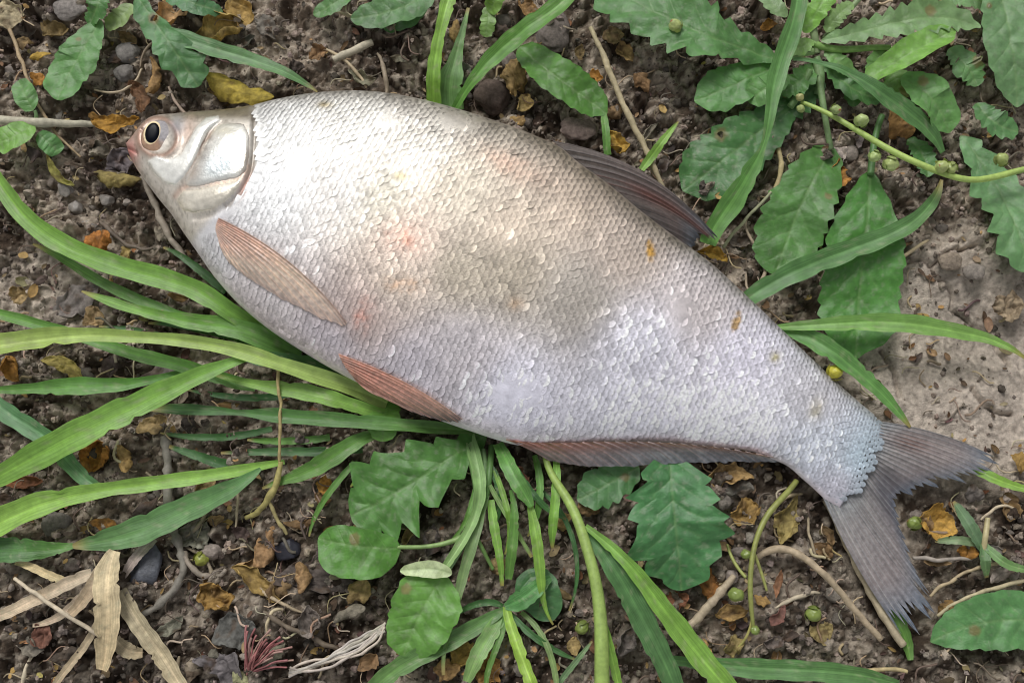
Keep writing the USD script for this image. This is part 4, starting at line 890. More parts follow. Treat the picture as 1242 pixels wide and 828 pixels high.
for p_, w_, z_, c_ in [([(330,520),(290,528),(240,530),(195,525)],[7,9,8,2],[3,5,4],G_DARK),([(400,530),(350,535),(300,533)],[8,9,3],[4,6,5],G_MID),([(250,420),(210,412),(160,400),(120,396)],[8,9,7,2],[3,5,4],G_DARK),([(360,475),(320,482),(270,480),(225,472)],[7,9,7,2],[4,6,5],G_DARK),([(430,560),(405,590),(385,620),(375,650)],[6,8,6,2],[5,8,5],G_MID),([(460,560),(440,575),(425,590)],[6,7,2],[6,8,5],G_BRIGHT)]:
    blade(t2, p_, w_, z_, c_, fold=.3)
t7 = thing('grass_plant', 'thick yellow-green grass stem with dark and bright leaves running down from the anal fin', 'grass', base_of(668, 560))
stalk(t7, [(661,548),(672,580),(690,608),(709,655),(722,703),(729,762),(730,840)], [7,9,11,12,13,15,17], [12,18,21,22,22,22,21], (0.24,0.34,0.085))
blade(t7, [(728,740),(735,765),(742,795),(752,838)], [5,8,10,9], [19,18,16], G_BRIGHT, fold=.4)
blade(t7, [(711,640),(730,668),(750,698),(782,756),(802,796),(820,838)], [6,18,25,27,25,22], [18,19,18,16,13], (0.055,0.14,0.055), fold=.3)
blade(t7, [(710,638),(735,658),(765,687),(803,736),(836,780),(885,838)], [6,11,15,22,26,26], [20,22,22,20,18], (0.13,0.27,0.055), fold=.35)
w9 = thing('weed', 'broad bluish lobed leaf under the anal fin', 'weed', base_of(800, 555))
leaf(w9, [(812,552),(815,595),(820,645),(826,716)], [(20,18),(60,56),(68,64),(16,18)], [7,12,8], (0.05,0.145,0.055), teeth=6, depth=.3, lobes=.16, spots=.12, seed=29)
leaf(w9, [(775,566),(752,578),(728,592),(700,606)], [10,26,26,8], [6,9,7], (0.055,0.15,0.055), teeth=5, depth=.22, seed=24)
tg = thing('grass_plant', 'flat grass blade along the bottom edge right of centre', 'grass', base_of(800, 800))
blade(tg, [(790,796),(850,804),(930,811),(1010,815),(1090,830)], [4,15,23,22,10], [4,8,9,7], (0.06,0.15,0.05), fold=.25)
tg = thing('grass_plant', 'thin grey-green grass blade on dark soil right of the thick stem', 'grass', base_of(680, 825))
blade(tg, [(676,832),(690,812),(704,795),(718,777)], [5,7,6,2], [3,5,5], (0.10,0.17,0.10))
w10 = thing('weed', 'wide green weed leaf at the lower right corner', 'weed', base_of(1250, 745))
leaf(w10, [(1265,752),(1215,752),(1170,760),(1128,778)], [(34,34),(34,34),(26,26),(6,6)], [9,12,7], (0.065,0.165,0.06), teeth=6, depth=.08)
w11 = thing('weed_seedling', 'small bluish sprig beyond the fork of the tail', 'weed', base_of(1190, 655))
blade(w11, [(1192,668),(1180,645),(1168,625),(1156,608)], [6,16,14,4], [5,8,7], (0.09,0.17,0.10))
blade(w11, [(1190,660),(1172,656),(1152,655),(1134,656)], [5,10,9,3], [5,7,6], (0.13,0.2,0.12))
blade(w11, [(1192,658),(1205,672),(1222,684),(1244,690)], [6,11,11,8], [5,8,8], (0.10,0.2,0.08))
blade(w11, [(1192,660),(1194,676),(1196,700)], [7,13,4], [6,8,5], (0.085,0.17,0.08))
stalk(w11, [(1198,628),(1196,645),(1192,672)], [6,7,6], [6,7,5], (0.35,0.29,0.16))
tg = thing('grass_plant', 'bright grass tip poking out beyond the upper tail lobe', 'grass', base_of(1190, 575))
blade(tg, [(1160,560),(1192,574),(1215,584),(1248,594)], [6,12,11,8], [3,7,7], G_BRIGHT)
tg = thing('grass_plant', 'narrow green blade half hidden beneath the lower tail lobe', 'grass', base_of(1090, 745))
blade(tg, [(1070,715),(1085,745),(1098,775),(1104,800)], [8,17,15,6], [1,2,2], G_MID)
st2 = thing('seed_stalk', 'yellow-green tendril with round green fruits standing below the tail', 'plant stalk', base_of(914, 760))
stalk(st2, [(966,583),(950,602),(932,623),(914,668),(910,711),(914,762)], [7,7,7,6,6,4], [8,14,15,13,11,8], (0.26,0.27,0.075), name='stalk')
stalk(st2, [(914,668),(922,690),(930,716)], [3,4,3], [12,9,6], (0.26,0.27,0.075))
stalk(st2, [(882,660),(890,680),(905,700)], [3,4,4], [5,8,10], (0.26,0.27,0.075))
stalk(st2, [(912,750),(905,772),(892,788)], [3,3,3], [8,6,3], (0.33,0.30,0.10))
for n_, (a, b, r) in enumerate([(905,672,8),(916,764,7),(893,721,11)]): bud(st2, a, b, r * .85, 9, (0.16,0.21,0.05), 'fruit', calyx=False, seed=40 + n_)
for n_, (a, b, r, l_) in enumerate([(987,745,10,'green fruit lying on dark soil left of the lower tail lobe'),(706,761,9,'green fruit on dark soil right of the thick grass stem'),(1108,634,9,'glossy pale green fruit in the fork of the tail'),(244,678,9,'yellow-green fruit on dark soil below the low grass stem'),(860,112,6,'small pale fruit by the rosette')][:4]):
    b_ = thing('round_fruit', l_, 'fruit', base_of(a, b)); bud(b_, a, b, r, 4, (0.17,0.22,0.05) if n_ != 3 else (0.24,0.26,0.05), 'fruit', calyx=True, seed=50 + n_)
# ------------------------------------------------------------------ dried petals, scraps and pods, one by one
SCR = [  # x, y, length, width, angle, colour, curl, label
 (212,16,70,26,-38,(0.55,0.38,0.17),.9,'long curled tan husk at the top edge left of the grass'),(266,38,74,34,-20,(0.56,0.38,0.15),.8,'twisted tan husk at the top in front of the pointed leaf'),(292,16,54,30,70,(0.55,0.34,0.12),.6,'upright tan husk at the top edge beside the twisted one'),
 (48,98,22,15,30,ORANGE,.5,'orange scrap left of the big toothed leaf at the upper left'),(50,68,28,8,-8,YELLOW,.6,'thin yellow scrap at the upper left'),(190,95,50,12,-85,TAN,.9,'upright tan pod above the forehead of the fish'),(172,118,48,20,70,BROWN,.7,'brown curled leaf touching the snout'),
 (290,116,96,28,22,(0.52,0.36,0.07),.8,'large yellow-brown curled leaf behind the head'),(275,107,48,12,-6,TAN,.5,'tan strip across the yellow-brown leaf behind the head'),(136,151,64,21,2,(0.46,0.25,0.045),.7,'orange-brown leaf at the mouth of the fish'),(143,220,60,17,10,OLIVE,.9,'olive pod under the snout'),(70,214,58,10,48,OLIVE,.9,'olive stick-like pod left of the snout'),
 (126,294,32,24,-30,ORANGE,.6,'orange scrap above the long left grass leaf'),(114,386,30,24,-50,(0.40,0.27,0.14),.5,'faded orange scrap between the left grass leaves'),(16,448,36,18,60,ORANGE,.8,'orange curled petal left of the bright stem'),(80,443,64,18,28,(0.40,0.32,0.10),.7,'yellowish pod under the bright grass stem'),
 (218,362,28,10,0,(0.36,0.20,0.08),.5,'orange sliver between the grass leaves near the throat'),(118,556,40,30,-65,ORANGE,.9,'upper orange curled petal of the pair under the broad leaf at the left'),(154,557,34,16,80,TAN,.8,'tan curled petal right of the orange one under the broad leaf'),(278,492,28,8,5,(0.33,0.19,0.08),.5,'orange sliver under the grass right of the broad leaf'),
 (26,585,54,15,4,(0.22,0.09,0.045),.6,'reddish brown leaf at the left edge under the broad leaf'),(130,637,40,15,12,ORANGE,.5,'orange scrap between the two low grass leaves'),(322,664,52,20,-75,(0.42,0.27,0.12),.5,'tan petal with a stalk above the pointed leaf'),(262,724,42,28,40,(0.36,0.23,0.07),.8,'crumpled tan petal left of the pointed leaf'),(316,708,72,20,36,(0.38,0.25,0.08),.7,'long pointed tan leaf on dark soil'),
 (394,588,20,18,20,ORANGE,.5,'small orange petal below the dark blade'),(52,770,24,26,0,(0.22,0.11,0.07),.4,'reddish scrap left of the straw'),(438,716,28,30,30,(0.44,0.31,0.14),.5,'pale tan petal left of the young weed'),(560,790,32,32,40,(0.48,0.30,0.09),.7,'orange-tan petal at the bottom left of the grass tuft'),(590,808,34,34,-30,(0.40,0.23,0.07),.6,'brown-orange petal at the bottom edge in the grass tuft'),(542,812,30,22,10,TAN,.5,'tan petal at the bottom edge behind a grass leaf'),
 (622,100,44,30,-50,TAN,.7,'tan clump of petals behind the back beside the broad leaf'),(636,126,28,20,-60,(0.44,0.30,0.12),.5,'lower tan petal behind the back of the fish'),(628,147,20,12,10,TAN,.5,'small tan petal close to the back of the fish'),(745,174,34,22,70,YELLOW,.8,'bright yellow petal above the dorsal fin'),(722,94,18,15,0,ORANGE,.5,'small orange petal left of the tan stick'),(758,66,32,18,60,TAN,.6,'tan petal under the edge of the big leaf at the top'),(742,44,30,22,-30,(0.36,0.27,0.14),.5,'pale tan petal left of the big leaf at the top'),(640,12,34,22,30,TAN,.6,'tan petal at the top edge behind the diagonal grass leaf'),(552,42,14,34,0,TAN,.5,'tan petal behind the upright grass leaf'),
 (1088,152,42,36,30,(0.42,0.24,0.09),.5,'orange-tan petal in the middle of the rosette'),(1016,212,38,22,80,ORANGE,.5,'orange petal beside the white one in the rosette'),(1016,188,26,20,70,(0.62,0.60,0.54),.4,'white petal tip between two leaves of the rosette'),(932,32,24,14,-20,ORANGE,.5,'orange petal at the top left of the rosette'),(978,88,24,12,10,(0.40,0.24,0.12),.5,'brown petal at the heart of the rosette'),(866,307,38,14,22,YELLOW,.9,'yellow pod under the tip of the dorsal fin'),
 (884,573,58,24,-2,(0.42,0.29,0.13),.5,'tan petal just under the rear of the anal fin'),(904,622,38,26,-10,(0.38,0.23,0.08),.7,'orange-brown petal left of the tendril'),(954,630,30,48,20,(0.44,0.31,0.12),.6,'large crumpled tan petal at the top of the tendril'),(1136,635,46,38,20,(0.60,0.38,0.09),.5,'bright yellow crumpled petal in the fork of the tail'),(862,708,42,20,70,(0.42,0.20,0.06),.7,'orange petal below the bluish lobed leaf'),(818,726,34,18,-10,(0.28,0.13,0.07),.6,'brown petal under the tip of the bluish lobed leaf'),(888,742,36,16,-2,TAN,.6,'tan petal below the round green fruits'),(944,708,34,8,-75,(0.28,0.14,0.08),.6,'brown sliver right of the tendril'),(945,746,30,11,-55,(0.26,0.12,0.10),.5,'reddish scrap right of the tendril'),
 (1222,373,40,32,0,(0.36,0.29,0.19),.3,'pale tan crumbled scrap on the mud at the right edge'),(1172,668,26,14,10,ORANGE,.5,'orange scrap under the bluish sprig'),(1236,560,18,20,0,(0.42,0.26,0.08),.5,'tan scrap at the right edge beyond the tail'),(1152,740,28,20,40,(0.32,0.19,0.08),.5,'brown scrap right of the lower tail lobe'),(924,728,20,10,20,TAN,.4,'small pale scrap beside the tendril'),
 (12,18,46,40,70,(0.66,0.57,0.38),.5,'pale dry leaf in the upper left corner'),(392,690,54,90,80,(0.15,0.105,0.085),.15,'flat purplish brown dead leaf left of the rounded leaf'),(268,806,60,52,20,(0.19,0.165,0.16),.12,'flat mauve-grey dead leaf at the bottom edge'),(284,762,52,40,-20,(0.21,0.185,0.18),.15,'mauve-grey dead leaf above the red flower'),(238,648,40,34,30,(0.26,0.24,0.21),.25,'grey brittle leaf scrap behind the grey twig'),
 (95,365,70,44,-35,(0.19,0.17,0.15),.12,'flat grey-brown dead leaf between the left grass leaves'),(145,345,70,14,-50,(0.16,0.125,0.10),.5,'dark rolled dead leaf beside the flat grey one'),(150,196,34,36,70,(0.17,0.165,0.165),.2,'slate grey leaf scrap under the snout'),(200,455,60,26,-15,(0.22,0.19,0.17),.2,'grey dead leaf under the broad grass leaf'),
 (742,705,42,24,60,(0.25,0.19,0.14),.4,'tan dead leaf behind the thick grass stem'),(628,578,34,18,50,(0.25,0.12,0.08),.9,'rolled reddish scrap under the belly')]
for n_, (a, b, L_, W_, an, c_, cu, lb) in enumerate(SCR):
    big = L_ * W_ > 1500
    pth, prim = scrap(a, b, L_, W_, an, c_, 6.5 if 'mouth' in lb else (1.5 if big else 2.5), cu, n_, crumple=.5 if big else 1.0, name='dead_leaf' if 'leaf' in lb else ('seed_pod' if 'pod' in lb else 'dry_petal'))
    tag(prim, lb, 'dead leaf' if 'leaf' in lb else ('pod' if 'pod' in lb else 'petal'))
BITS = [(40,190),(110,215),(30,270),(160,300),(200,290),(60,340),(30,355),(150,402),(60,395),(130,440),(230,480),(30,500),(90,520),(180,520),(240,520),(250,590),(300,560),(330,530),(60,605),(20,610),(170,625),(270,640),(300,650),(250,700),(300,690),(30,780),(90,790),(200,770),(230,810),(330,720),(360,700),(370,760),(340,790),(420,750),(450,800),(440,640),(400,610),(350,600),(370,635),(520,650),(500,640),(600,690),(680,690),(690,720),(640,780),(690,790),(760,780),(780,720),(720,620),(690,640),(850,780),(880,790),(930,780),(960,770),(1000,770),(860,600),(900,590),(970,640),(990,660),(1010,640),(1130,690),(1160,700),(1210,660),(1220,620),(1180,600),(1120,640),(1210,700),(300,60),(330,40),(350,90),(390,60),(440,90),(480,70),(500,50),(150,40),(140,80),(100,100),(30,60),(60,40),(80,150),(110,170),(120,190),(560,100),(600,40),(650,70),(700,60),(690,140),(740,130),(770,110),(800,120),(790,170),(810,200),(900,290),(890,240),(1010,130),(1040,170),(1100,180),(1150,130),(1180,90),(1160,60),(1130,250),(1100,290)]
gb = np.random.default_rng(77)
BITCOL = [((0.16,0.13,0.11),'grey-brown'),((0.22,0.19,0.16),'grey'),((0.10,0.075,0.06),'dark brown'),((0.26,0.17,0.08),'tan-brown'),((0.38,0.27,0.12),'tan'),((0.30,0.26,0.20),'pale')]
BITS = [(a + gb.uniform(-9, 9), b + gb.uniform(-9, 9), gb.uniform(16, 42), gb.uniform(8, 22), gb.uniform(0, 180), gb.integers(0, 6)) for a, b in BITS]
# ------------------------------------------------------------------ straw, sticks and fibres
st = thing('straw_bunch', 'bunch of cream dry grass leaves at the lower left', 'dry grass', base_of(139, 680))
for p_, w_, z_, c_ in [([(140,668),(131,700),(131,735),(130,775),(124,812)],[13,30,29,26,13],[9,14,13,9],CREAM),([(137,670),(118,700),(105,722),(85,745)],[10,15,15,10],[8,9,6],(0.44,0.36,0.24)),([(112,695),(85,706),(52,722),(-4,748)],[12,15,15,12],[7,9,6],(0.47,0.40,0.27)),([(84,706),(60,697),(40,688),(18,682)],[9,10,9,4],[6,7,5],(0.55,0.46,0.27)),
                      ([(147,715),(160,742),(176,766),(198,798),(222,836)],[12,21,21,20,18],[7,10,9,8],(0.45,0.37,0.24)),([(120,750),(108,775),(88,802),(66,832)],[8,9,9,8],[6,6,5],(0.47,0.39,0.25)),([(140,775),(155,788),(173,791)],[14,17,10],[6,8,5],(0.46,0.38,0.25)),([(186,652),(172,668),(158,685),(150,700)],[12,13,11,6],[5,6,4],(0.36,0.32,0.27)),([(120,700),(95,728),(70,748),(40,758)],[10,11,9,4],[4,5,4],(0.42,0.35,0.25))]:
    blade(st, p_, w_, z_, c_, fold=.3, mat='straw', name='dry_leaf')
def stick(name, label, cat, path, widths, z, col, knob=.5):
    t_ = thing(name, label, cat, base_of(*path[0])); stalk(t_, path, widths, z, col, name='stem', mat='straw', knob=knob, n=50)
STK = (0.36, 0.27, 0.16)
stick('dry_stalk', 'thin straw lying across the straw bunch', 'stalk', [(18,701),(70,738),(122,771)], [4,5,5], [9,12,10], (0.48,0.40,0.30), .3)
stick('dry_stalk', 'pale straw running from the left edge to the orange-brown leaf at the mouth', 'stalk', [(-8,145),(51,149),(112,150),(160,147)], [12,12,8,4], [6,6,2,.5], (0.50,0.47,0.36), .3)
stick('dry_stalk', 'thin tan stalk of the pale leaf in the upper left corner', 'stalk', [(12,36),(24,68),(36,104),(60,150),(98,190)], [5,5,4,4,3], [5,6,5,3,2], STK)
stick('twig', 'tan twig above the dorsal fin', 'twig', [(716,34),(738,82),(755,125),(776,168),(806,232)], [6,8,8,8,6], [4,7,7,5,3], (0.40,0.32,0.20))
stick('twig', 'short straw piece above the back of the fish', 'twig', [(404,73),(426,63),(452,51)], [9,10,9], [3,4,3], (0.46,0.38,0.28), .3)
stick('twig', 'grey forked root at the lower left behind the low grass stem', 'twig', [(198,530),(204,580),(210,644),(222,690),(204,722),(166,746)], [11,12,12,11,9,6], [3,5,5,4,3], (0.21,0.18,0.155), .9)
stick('twig', 'side branch of the grey root curving right', 'twig', [(222,670),(240,694),(258,700),(275,690)], [9,7,6,4], [4,5,4], (0.25,0.21,0.17), .9)
stick('dry_stalk', 'yellowish tendril hanging right of the low grass stem', 'stalk', [(340,560),(337,580),(324,608),(298,628)], [6,7,8,6], [12,11,9,4], (0.30,0.27,0.10))
stick('dry_stalk', 'thin yellowish tendril ending at the black stone', 'stalk', [(326,606),(336,628),(348,648)], [4,5,4], [9,7,5], (0.32,0.27,0.12))
stick('dry_stalk', 'hair-thin tan stalk crossing the grass below the pectoral fin', 'stalk', [(336,440),(339,480),(340,520),(338,560)], [3,4,4,4], [18,15,14,11], (0.38,0.30,0.14))
stick('dry_stalk', 'grey stalk running down from under the gill', 'stalk', [(172,214),(186,244),(202,280),(228,318)], [5,8,8,7], [3,4,4], (0.28,0.24,0.19), .5)
stick('dry_stalk', 'thin curved stalk above the forehead of the fish', 'stalk', [(204,105),(212,122),(224,137),(240,140)], [3,4,4,3], [3,5,5], (0.30,0.22,0.18), .5)
stick('dry_stalk', 'tan arching stem from the tendril to the bottom edge', 'stalk', [(918,676),(935,667),(955,667),(996,693),(1031,732),(1068,774)], [6,8,9,8,8,7], [6,9,10,8,5], (0.42,0.33,0.22), .3)
stick('dry_stalk', 'straight straw along the outer edge of the lower tail lobe', 'stalk', [(1000,604),(1046,697),(1070,742),(1096,782)], [7,11,11,9], [2,3,3], (0.42,0.36,0.24), .3)
stick('twig', 'tan stick below the bluish lobed leaf', 'twig', [(890,698),(868,725),(834,762)], [7,10,9], [3,5,3], (0.44,0.36,0.25), .5)
stick('dry_stalk', 'thin straw at the right edge beside the lower tail lobe', 'stalk', [(1246,703),(1191,718),(1165,728),(1136,746)], [4,5,4,4], [5,6,4], (0.44,0.35,0.22), .5)
stick('dry_stalk', 'second thin straw beside the lower tail lobe, nearer the fork', 'stalk', [(1128,722),(1150,705),(1175,692),(1220,683)], [3,4,4,4], [3,4,4], (0.40,0.31,0.2), .5)
stick('dry_stalk', 'grey straw across the soil in the fork of the tail', 'stalk', [(1108,676),(1140,678),(1180,676)], [4,5,4], [3,4,3], (0.30,0.26,0.22), .5)
stick('dry_stalk', 'thin tan stalk on the mud beside the dark slanting blade', 'stalk', [(1058,334),(1090,314),(1126,292)], [4,5,3], [9,8,3], (0.42,0.34,0.2), .4)
stick('dry_stalk', 'tan stem by the stem of the rosette leaf', 'stalk', [(944,178),(947,205),(940,228)], [5,6,5], [8,9,7], (0.42,0.34,0.18), .5)
stick('dry_stalk', 'thin pale stalk rising beside the broad toothed leaf of the rosette', 'stalk', [(935,232),(915,255),(890,282),(878,300)], [3,4,4,4], [10,9,7,4], (0.36,0.36,0.22), .4)
stick('dry_stalk', 'straw on the bottom edge below the tail', 'stalk', [(1002,830),(1030,818),(1060,812),(1100,814)], [4,5,5,4], [5,6,5], (0.47,0.37,0.2), .4)
stick('twig', 'brown twig on dark soil right of the pointed leaf', 'twig', [(318,742),(350,760),(384,776),(410,786)], [4,6,6,4], [3,4,3], (0.16,0.12,0.09), .8)
stick('twig', 'dark root hanging across the soil by the throat', 'twig', [(120,268),(142,288),(165,302),(186,300)], [4,6,5,3], [2,3,2], (0.13,0.10,0.08), .8)
stick('dry_stalk', 'looping tan root behind the back beside the rosette', 'stalk', [(905,265),(918,300),(928,330),(910,350),(905,332)], [3,4,5,4,3], [3,5,5,4,3], (0.36,0.28,0.2), .5)
rb = thing('root_bundle', 'bundle of white frayed fibres at the bottom left of centre', 'fibres', base_of(410, 795))
for k in range(9):
    o = rng.normal(0, 3.5, 4)
    stalk(rb, [(352,816 + o[0]),(385,806 + o[1]),(420,790 + o[2]),(468,760 + o[3])], [3,3.5,3.5,3], [3,5 + k % 3,5,3], (0.50,0.45,0.38), name='fibre', mat='straw', knob=.6, sides=5)
fl_ = thing('red_flower', 'faded red tufted flower with thread-like petals at the bottom edge', 'flower', base_of(302, 816))
for k in range(24):
    a = math.radians(rng.uniform(8, 95)); L_ = rng.uniform(28, 58); c0 = (302 + rng.normal(0, 2), 814 + rng.normal(0, 2))
    e1 = (c0[0] + L_ * math.cos(a), c0[1] - L_ * math.sin(a)); m_ = (c0[0] + L_ * .5 * math.cos(a + .12), c0[1] - L_ * .5 * math.sin(a + .12))
    stalk(fl_, [c0, m_, e1], [2.4, 2.2, 2.6], [3, 7 + rng.uniform(-2, 3), rng.uniform(5, 12)], (0.27, 0.105, 0.10) if k % 3 else (0.33, 0.20, 0.165), name='thread', n=14, sides=5, knob=.5)
scrapc, _ = scrap(292, 822, 22, 14, 30, (0.40,0.36,0.2), 2, .6, 301, parent=fl_, name='calyx')
# ------------------------------------------------------------------ stones and clods
def stone(px, py, rx, ry, col, label, cat, seed, name='pebble', mat='stone', facet=True, ang=0.0, h=.7):
    c = base_of(px, py); v, f = lump(np.zeros(3), 1.0, seed, 3, (1, 1, 1), amp=.35, facet=facet)
    v = v / np.abs(v).max(0); a = math.radians(ang)
    v = v * np.array([rx, ry, min(rx, ry) * h]) * PX
    v = np.stack([v[:, 0] * math.cos(a) - v[:, 1] * math.sin(a), v[:, 0] * math.sin(a) + v[:, 1] * math.cos(a), v[:, 2]], 1)
    v = v + c + [0, 0, min(rx, ry) * PX * h * .35]
    t = np.asarray(col) * (0.65 + 0.7 * fbm(v * 350, 3, 121))[:, None]
    _, prim = put(name, v, f, mat, ROOT, t, smooth=40 if facet else True) if False else put(name, v, f, mat, ROOT, t)
    tag(prim, label, cat)
stone(350, 664, 16, 15, (0.018,0.018,0.026), 'shiny black stone chip right of the low grass stem', 'stone', 201, h=.9)
stone(174, 690, 22, 34, (0.075,0.08,0.095), 'dark slate-blue stone beside the straw bunch', 'stone', 202, ang=-20, h=.6)
stone(80, 230, 13, 12, (0.22,0.20,0.18), 'pale grey pebble under the olive stick at the left', 'stone', 203)
stone(92, 252, 10, 9, (0.20,0.18,0.16), 'round grey pebble below the pale one at the left', 'stone', 204)
stone(108, 274, 13, 10, (0.19,0.17,0.15), 'grey pebble right of the round one at the left', 'stone', 205)
stone(130, 244, 10, 9, (0.18,0.16,0.14), 'brown-grey pebble under the olive pod', 'stone', 206)
stone(156, 66, 16, 15, (0.20,0.185,0.17), 'lumpy grey clod between the two toothed leaves at the upper left', 'soil clod', 207, 'soil_clod', 'clod', False)
stone(152, 90, 14, 13, (0.18,0.165,0.15), 'grey clod just below the lumpy one at the upper left', 'soil clod', 208, 'soil_clod', 'clod', False)
stone(85, 12, 24, 18, (0.25,0.225,0.205), 'pale grey flat clod at the top left edge', 'soil clod', 209, 'soil_clod', 'clod', False, h=.4)
stone(672, 40, 24, 30, (0.16,0.135,0.12), 'dark crumbly clod behind the diagonal grass leaf', 'soil clod', 210, 'soil_clod', 'clod', False, h=.5)
stone(598, 118, 26, 26, (0.10,0.075,0.062), 'dark brown clod behind the back of the fish', 'soil clod', 211, 'soil_clod', 'clod', False, h=.6)
stone(700, 158, 24, 16, (0.22,0.17,0.145), 'pinkish brown crumb clod above the dorsal fin', 'soil clod', 212, 'soil_clod', 'clod', False, h=.6)
stone(1180, 330, 14, 11, (0.24,0.21,0.18), 'grey clod on the mud at the right', 'soil clod', 213, 'soil_clod', 'clod', False)
stone(1150, 318, 16, 12, (0.27,0.22,0.17), 'tan clod beside the crack in the mud', 'soil clod', 214, 'soil_clod', 'clod', False)
stone(70, 635, 18, 15, (0.17,0.15,0.135), 'grey clod between the two low grass leaves', 'soil clod', 215, 'soil_clod', 'clod', False)
stone(820, 270, 14, 10, (0.24,0.21,0.17), 'tan clod under the dorsal fin tip', 'soil clod', 216, 'soil_clod', 'clod', False)
MARKS = [(185,167,'the eye'),(134,151,'the mouth leaf'),(143,220,'the olive pod under the snout'),(70,214,'the olive stick'),(126,294,'the orange scrap by the long left leaf'),(90,75,'the first toothed leaf at the upper left'),(215,70,'the second toothed leaf at the upper left'),(290,116,'the yellow-brown leaf behind the head'),(266,30,'the twisted husks'),(12,18,'the pale corner leaf'),(428,62,'the short straw above the back'),(470,20,'the leaves at the top edge'),(535,60,'the upright grass by the back'),(620,60,'the diagonal grass leaf'),(685,100,'the glossy dark leaf'),(745,174,'the yellow petal above the dorsal fin'),(755,125,'the tan twig'),(800,50,'the big top leaf'),(870,195,'the dusty rosette leaf'),(965,255,'the middle rosette leaf'),(1045,320,'the long rosette leaf'),(1088,152,'the orange petal in the rosette'),(1120,30,'the pale serrated leaf'),(1120,205,'the seed stalk'),(1225,250,'the lobed leaf at the right edge'),(1225,60,'the upper right corner leaf'),(1150,330,'the crack in the mud'),(1150,400,'the pale grass leaf on the mud'),(1065,470,'the short bent grass leaf by the back'),(1222,373,'the crumbled scrap'),(1180,560,'the upper tail lobe'),(1136,635,'the yellow petal in the tail fork'),(1090,720,'the lower tail lobe'),(1190,655,'the bluish sprig'),(1190,752,'the lower right leaf'),(987,745,'the green fruit by the tail'),(914,680,'the tendril'),(1000,700,'the arching tan stem'),(815,640,'the bluish lobed leaf'),(930,808,'the flat blade at the bottom edge'),(725,700,'the thick grass stem'),(790,760,'the dark grass leaf by the thick stem'),(706,761,'the fruit by the thick stem'),(645,725,'the low round leaf'),(560,790,'the orange-tan petal at the bottom'),(515,745,'the bright young leaf'),(435,665,'the round young leaf'),(410,795,'the white fibre bundle'),(302,800,'the red flower'),(268,806,'the mauve-grey leaf'),(316,708,'the pointed tan leaf'),(350,664,'the black stone'),(174,690,'the slate-blue stone'),(130,740,'the straw bunch'),(210,640,'the grey root'),(130,637,'the orange scrap by the low stem'),(118,556,'the curled orange pair'),(26,585,'the reddish left-edge leaf'),(16,448,'the orange petal at the left edge'),(80,443,'the yellowish pod'),(95,365,'the flat grey-brown leaf'),(338,500,'the hair-thin stalk'),(485,590,'the dark lobed leaf under the belly'),(620,620,'the narrow grass tuft')]
said = {}
def clod_label(px, py, tone, r):
    size = 'tiny' if r < .0019 else ('small' if r < .0027 else 'larger'); sh = 'dark' if tone < .85 else ('pale' if tone > 1.25 else 'brown')
    return where_label(px, py, f"{size} {sh} clod")
def where_label(px, py, what):
    for m in sorted(MARKS, key=lambda q: math.hypot(q[0] - px, q[1] - py))[:6]:
        dx, dy = px - m[0], py - m[1]; R_ = math.hypot(dx, dy)
        far = 'close ' if R_ < 28 else ('' if R_ < 60 else 'well ')
        a = math.degrees(math.atan2(-dy, dx)) % 360
        way = ['right of', 'above and right of', 'above', 'above and left of', 'left of', 'below and left of', 'below', 'below and right of'][int((a + 22.5) // 45) % 8]
        out = f"{what} {far}{way} {m[2]}"
        if len(out.split()) <= 16 and out not in said: break
    said[out] = 1
    return out
for n_, (a, b, L_, W_, an, ci_) in enumerate(BITS):
    c0 = base_of(a, b)
    if contains_xy(fish_poly.buffer(-.001), c0[0], c0[1]): continue
    _, prim = scrap(a, b, L_, W_, an, BITCOL[ci_][0], 1.6, gb.uniform(.3, .9), 500 + n_, name='leaf_scrap')
    tag(prim, where_label(a, b, f"{'long' if L_ > 30 else 'short'} {BITCOL[ci_][1]} dead leaf scrap"), 'leaf scrap', 'dead leaf scraps on the soil')
gs = np.random.default_rng(55); k_ = 0
while k_ < 26:
    a, b = (gs.uniform(5, 380), gs.uniform(560, 825)) if k_ < 14 else ((gs.uniform(890, 1235), gs.uniform(600, 800)) if k_ < 20 else (gs.uniform(5, 700), gs.uniform(5, 110)))
    c0 = base_of(a, b)
    if contains_xy(fish_inner.buffer(.006), c0[0], c0[1]): continue
    an, L_ = gs.uniform(0, 3.14), gs.uniform(30, 85); q_ = gs.normal(0, 7, 2); col = [(0.42,0.34,0.22),(0.30,0.24,0.17),(0.48,0.40,0.28),(0.22,0.17,0.12)][k_ % 4]
    tone = ['tan', 'grey-brown', 'pale', 'dark'][k_ % 4]; dx, dy = L_ / 2 * math.cos(an), L_ / 2 * math.sin(an)
    t_ = thing('dry_stalk', where_label(a, b, f"{'long' if L_ > 58 else 'short'} thin {tone} straw"), 'stalk', c0, 'thin straws lying on the soil')
    stalk(t_, [(a - dx, b - dy), (a + q_[0], b + q_[1]), (a + dx, b + dy)], [3, gs.uniform(3.5, 6), 2.5], [1, 3, 1.5], col, name='stem', mat='straw', knob=.6, n=24, sides=6); k_ += 1
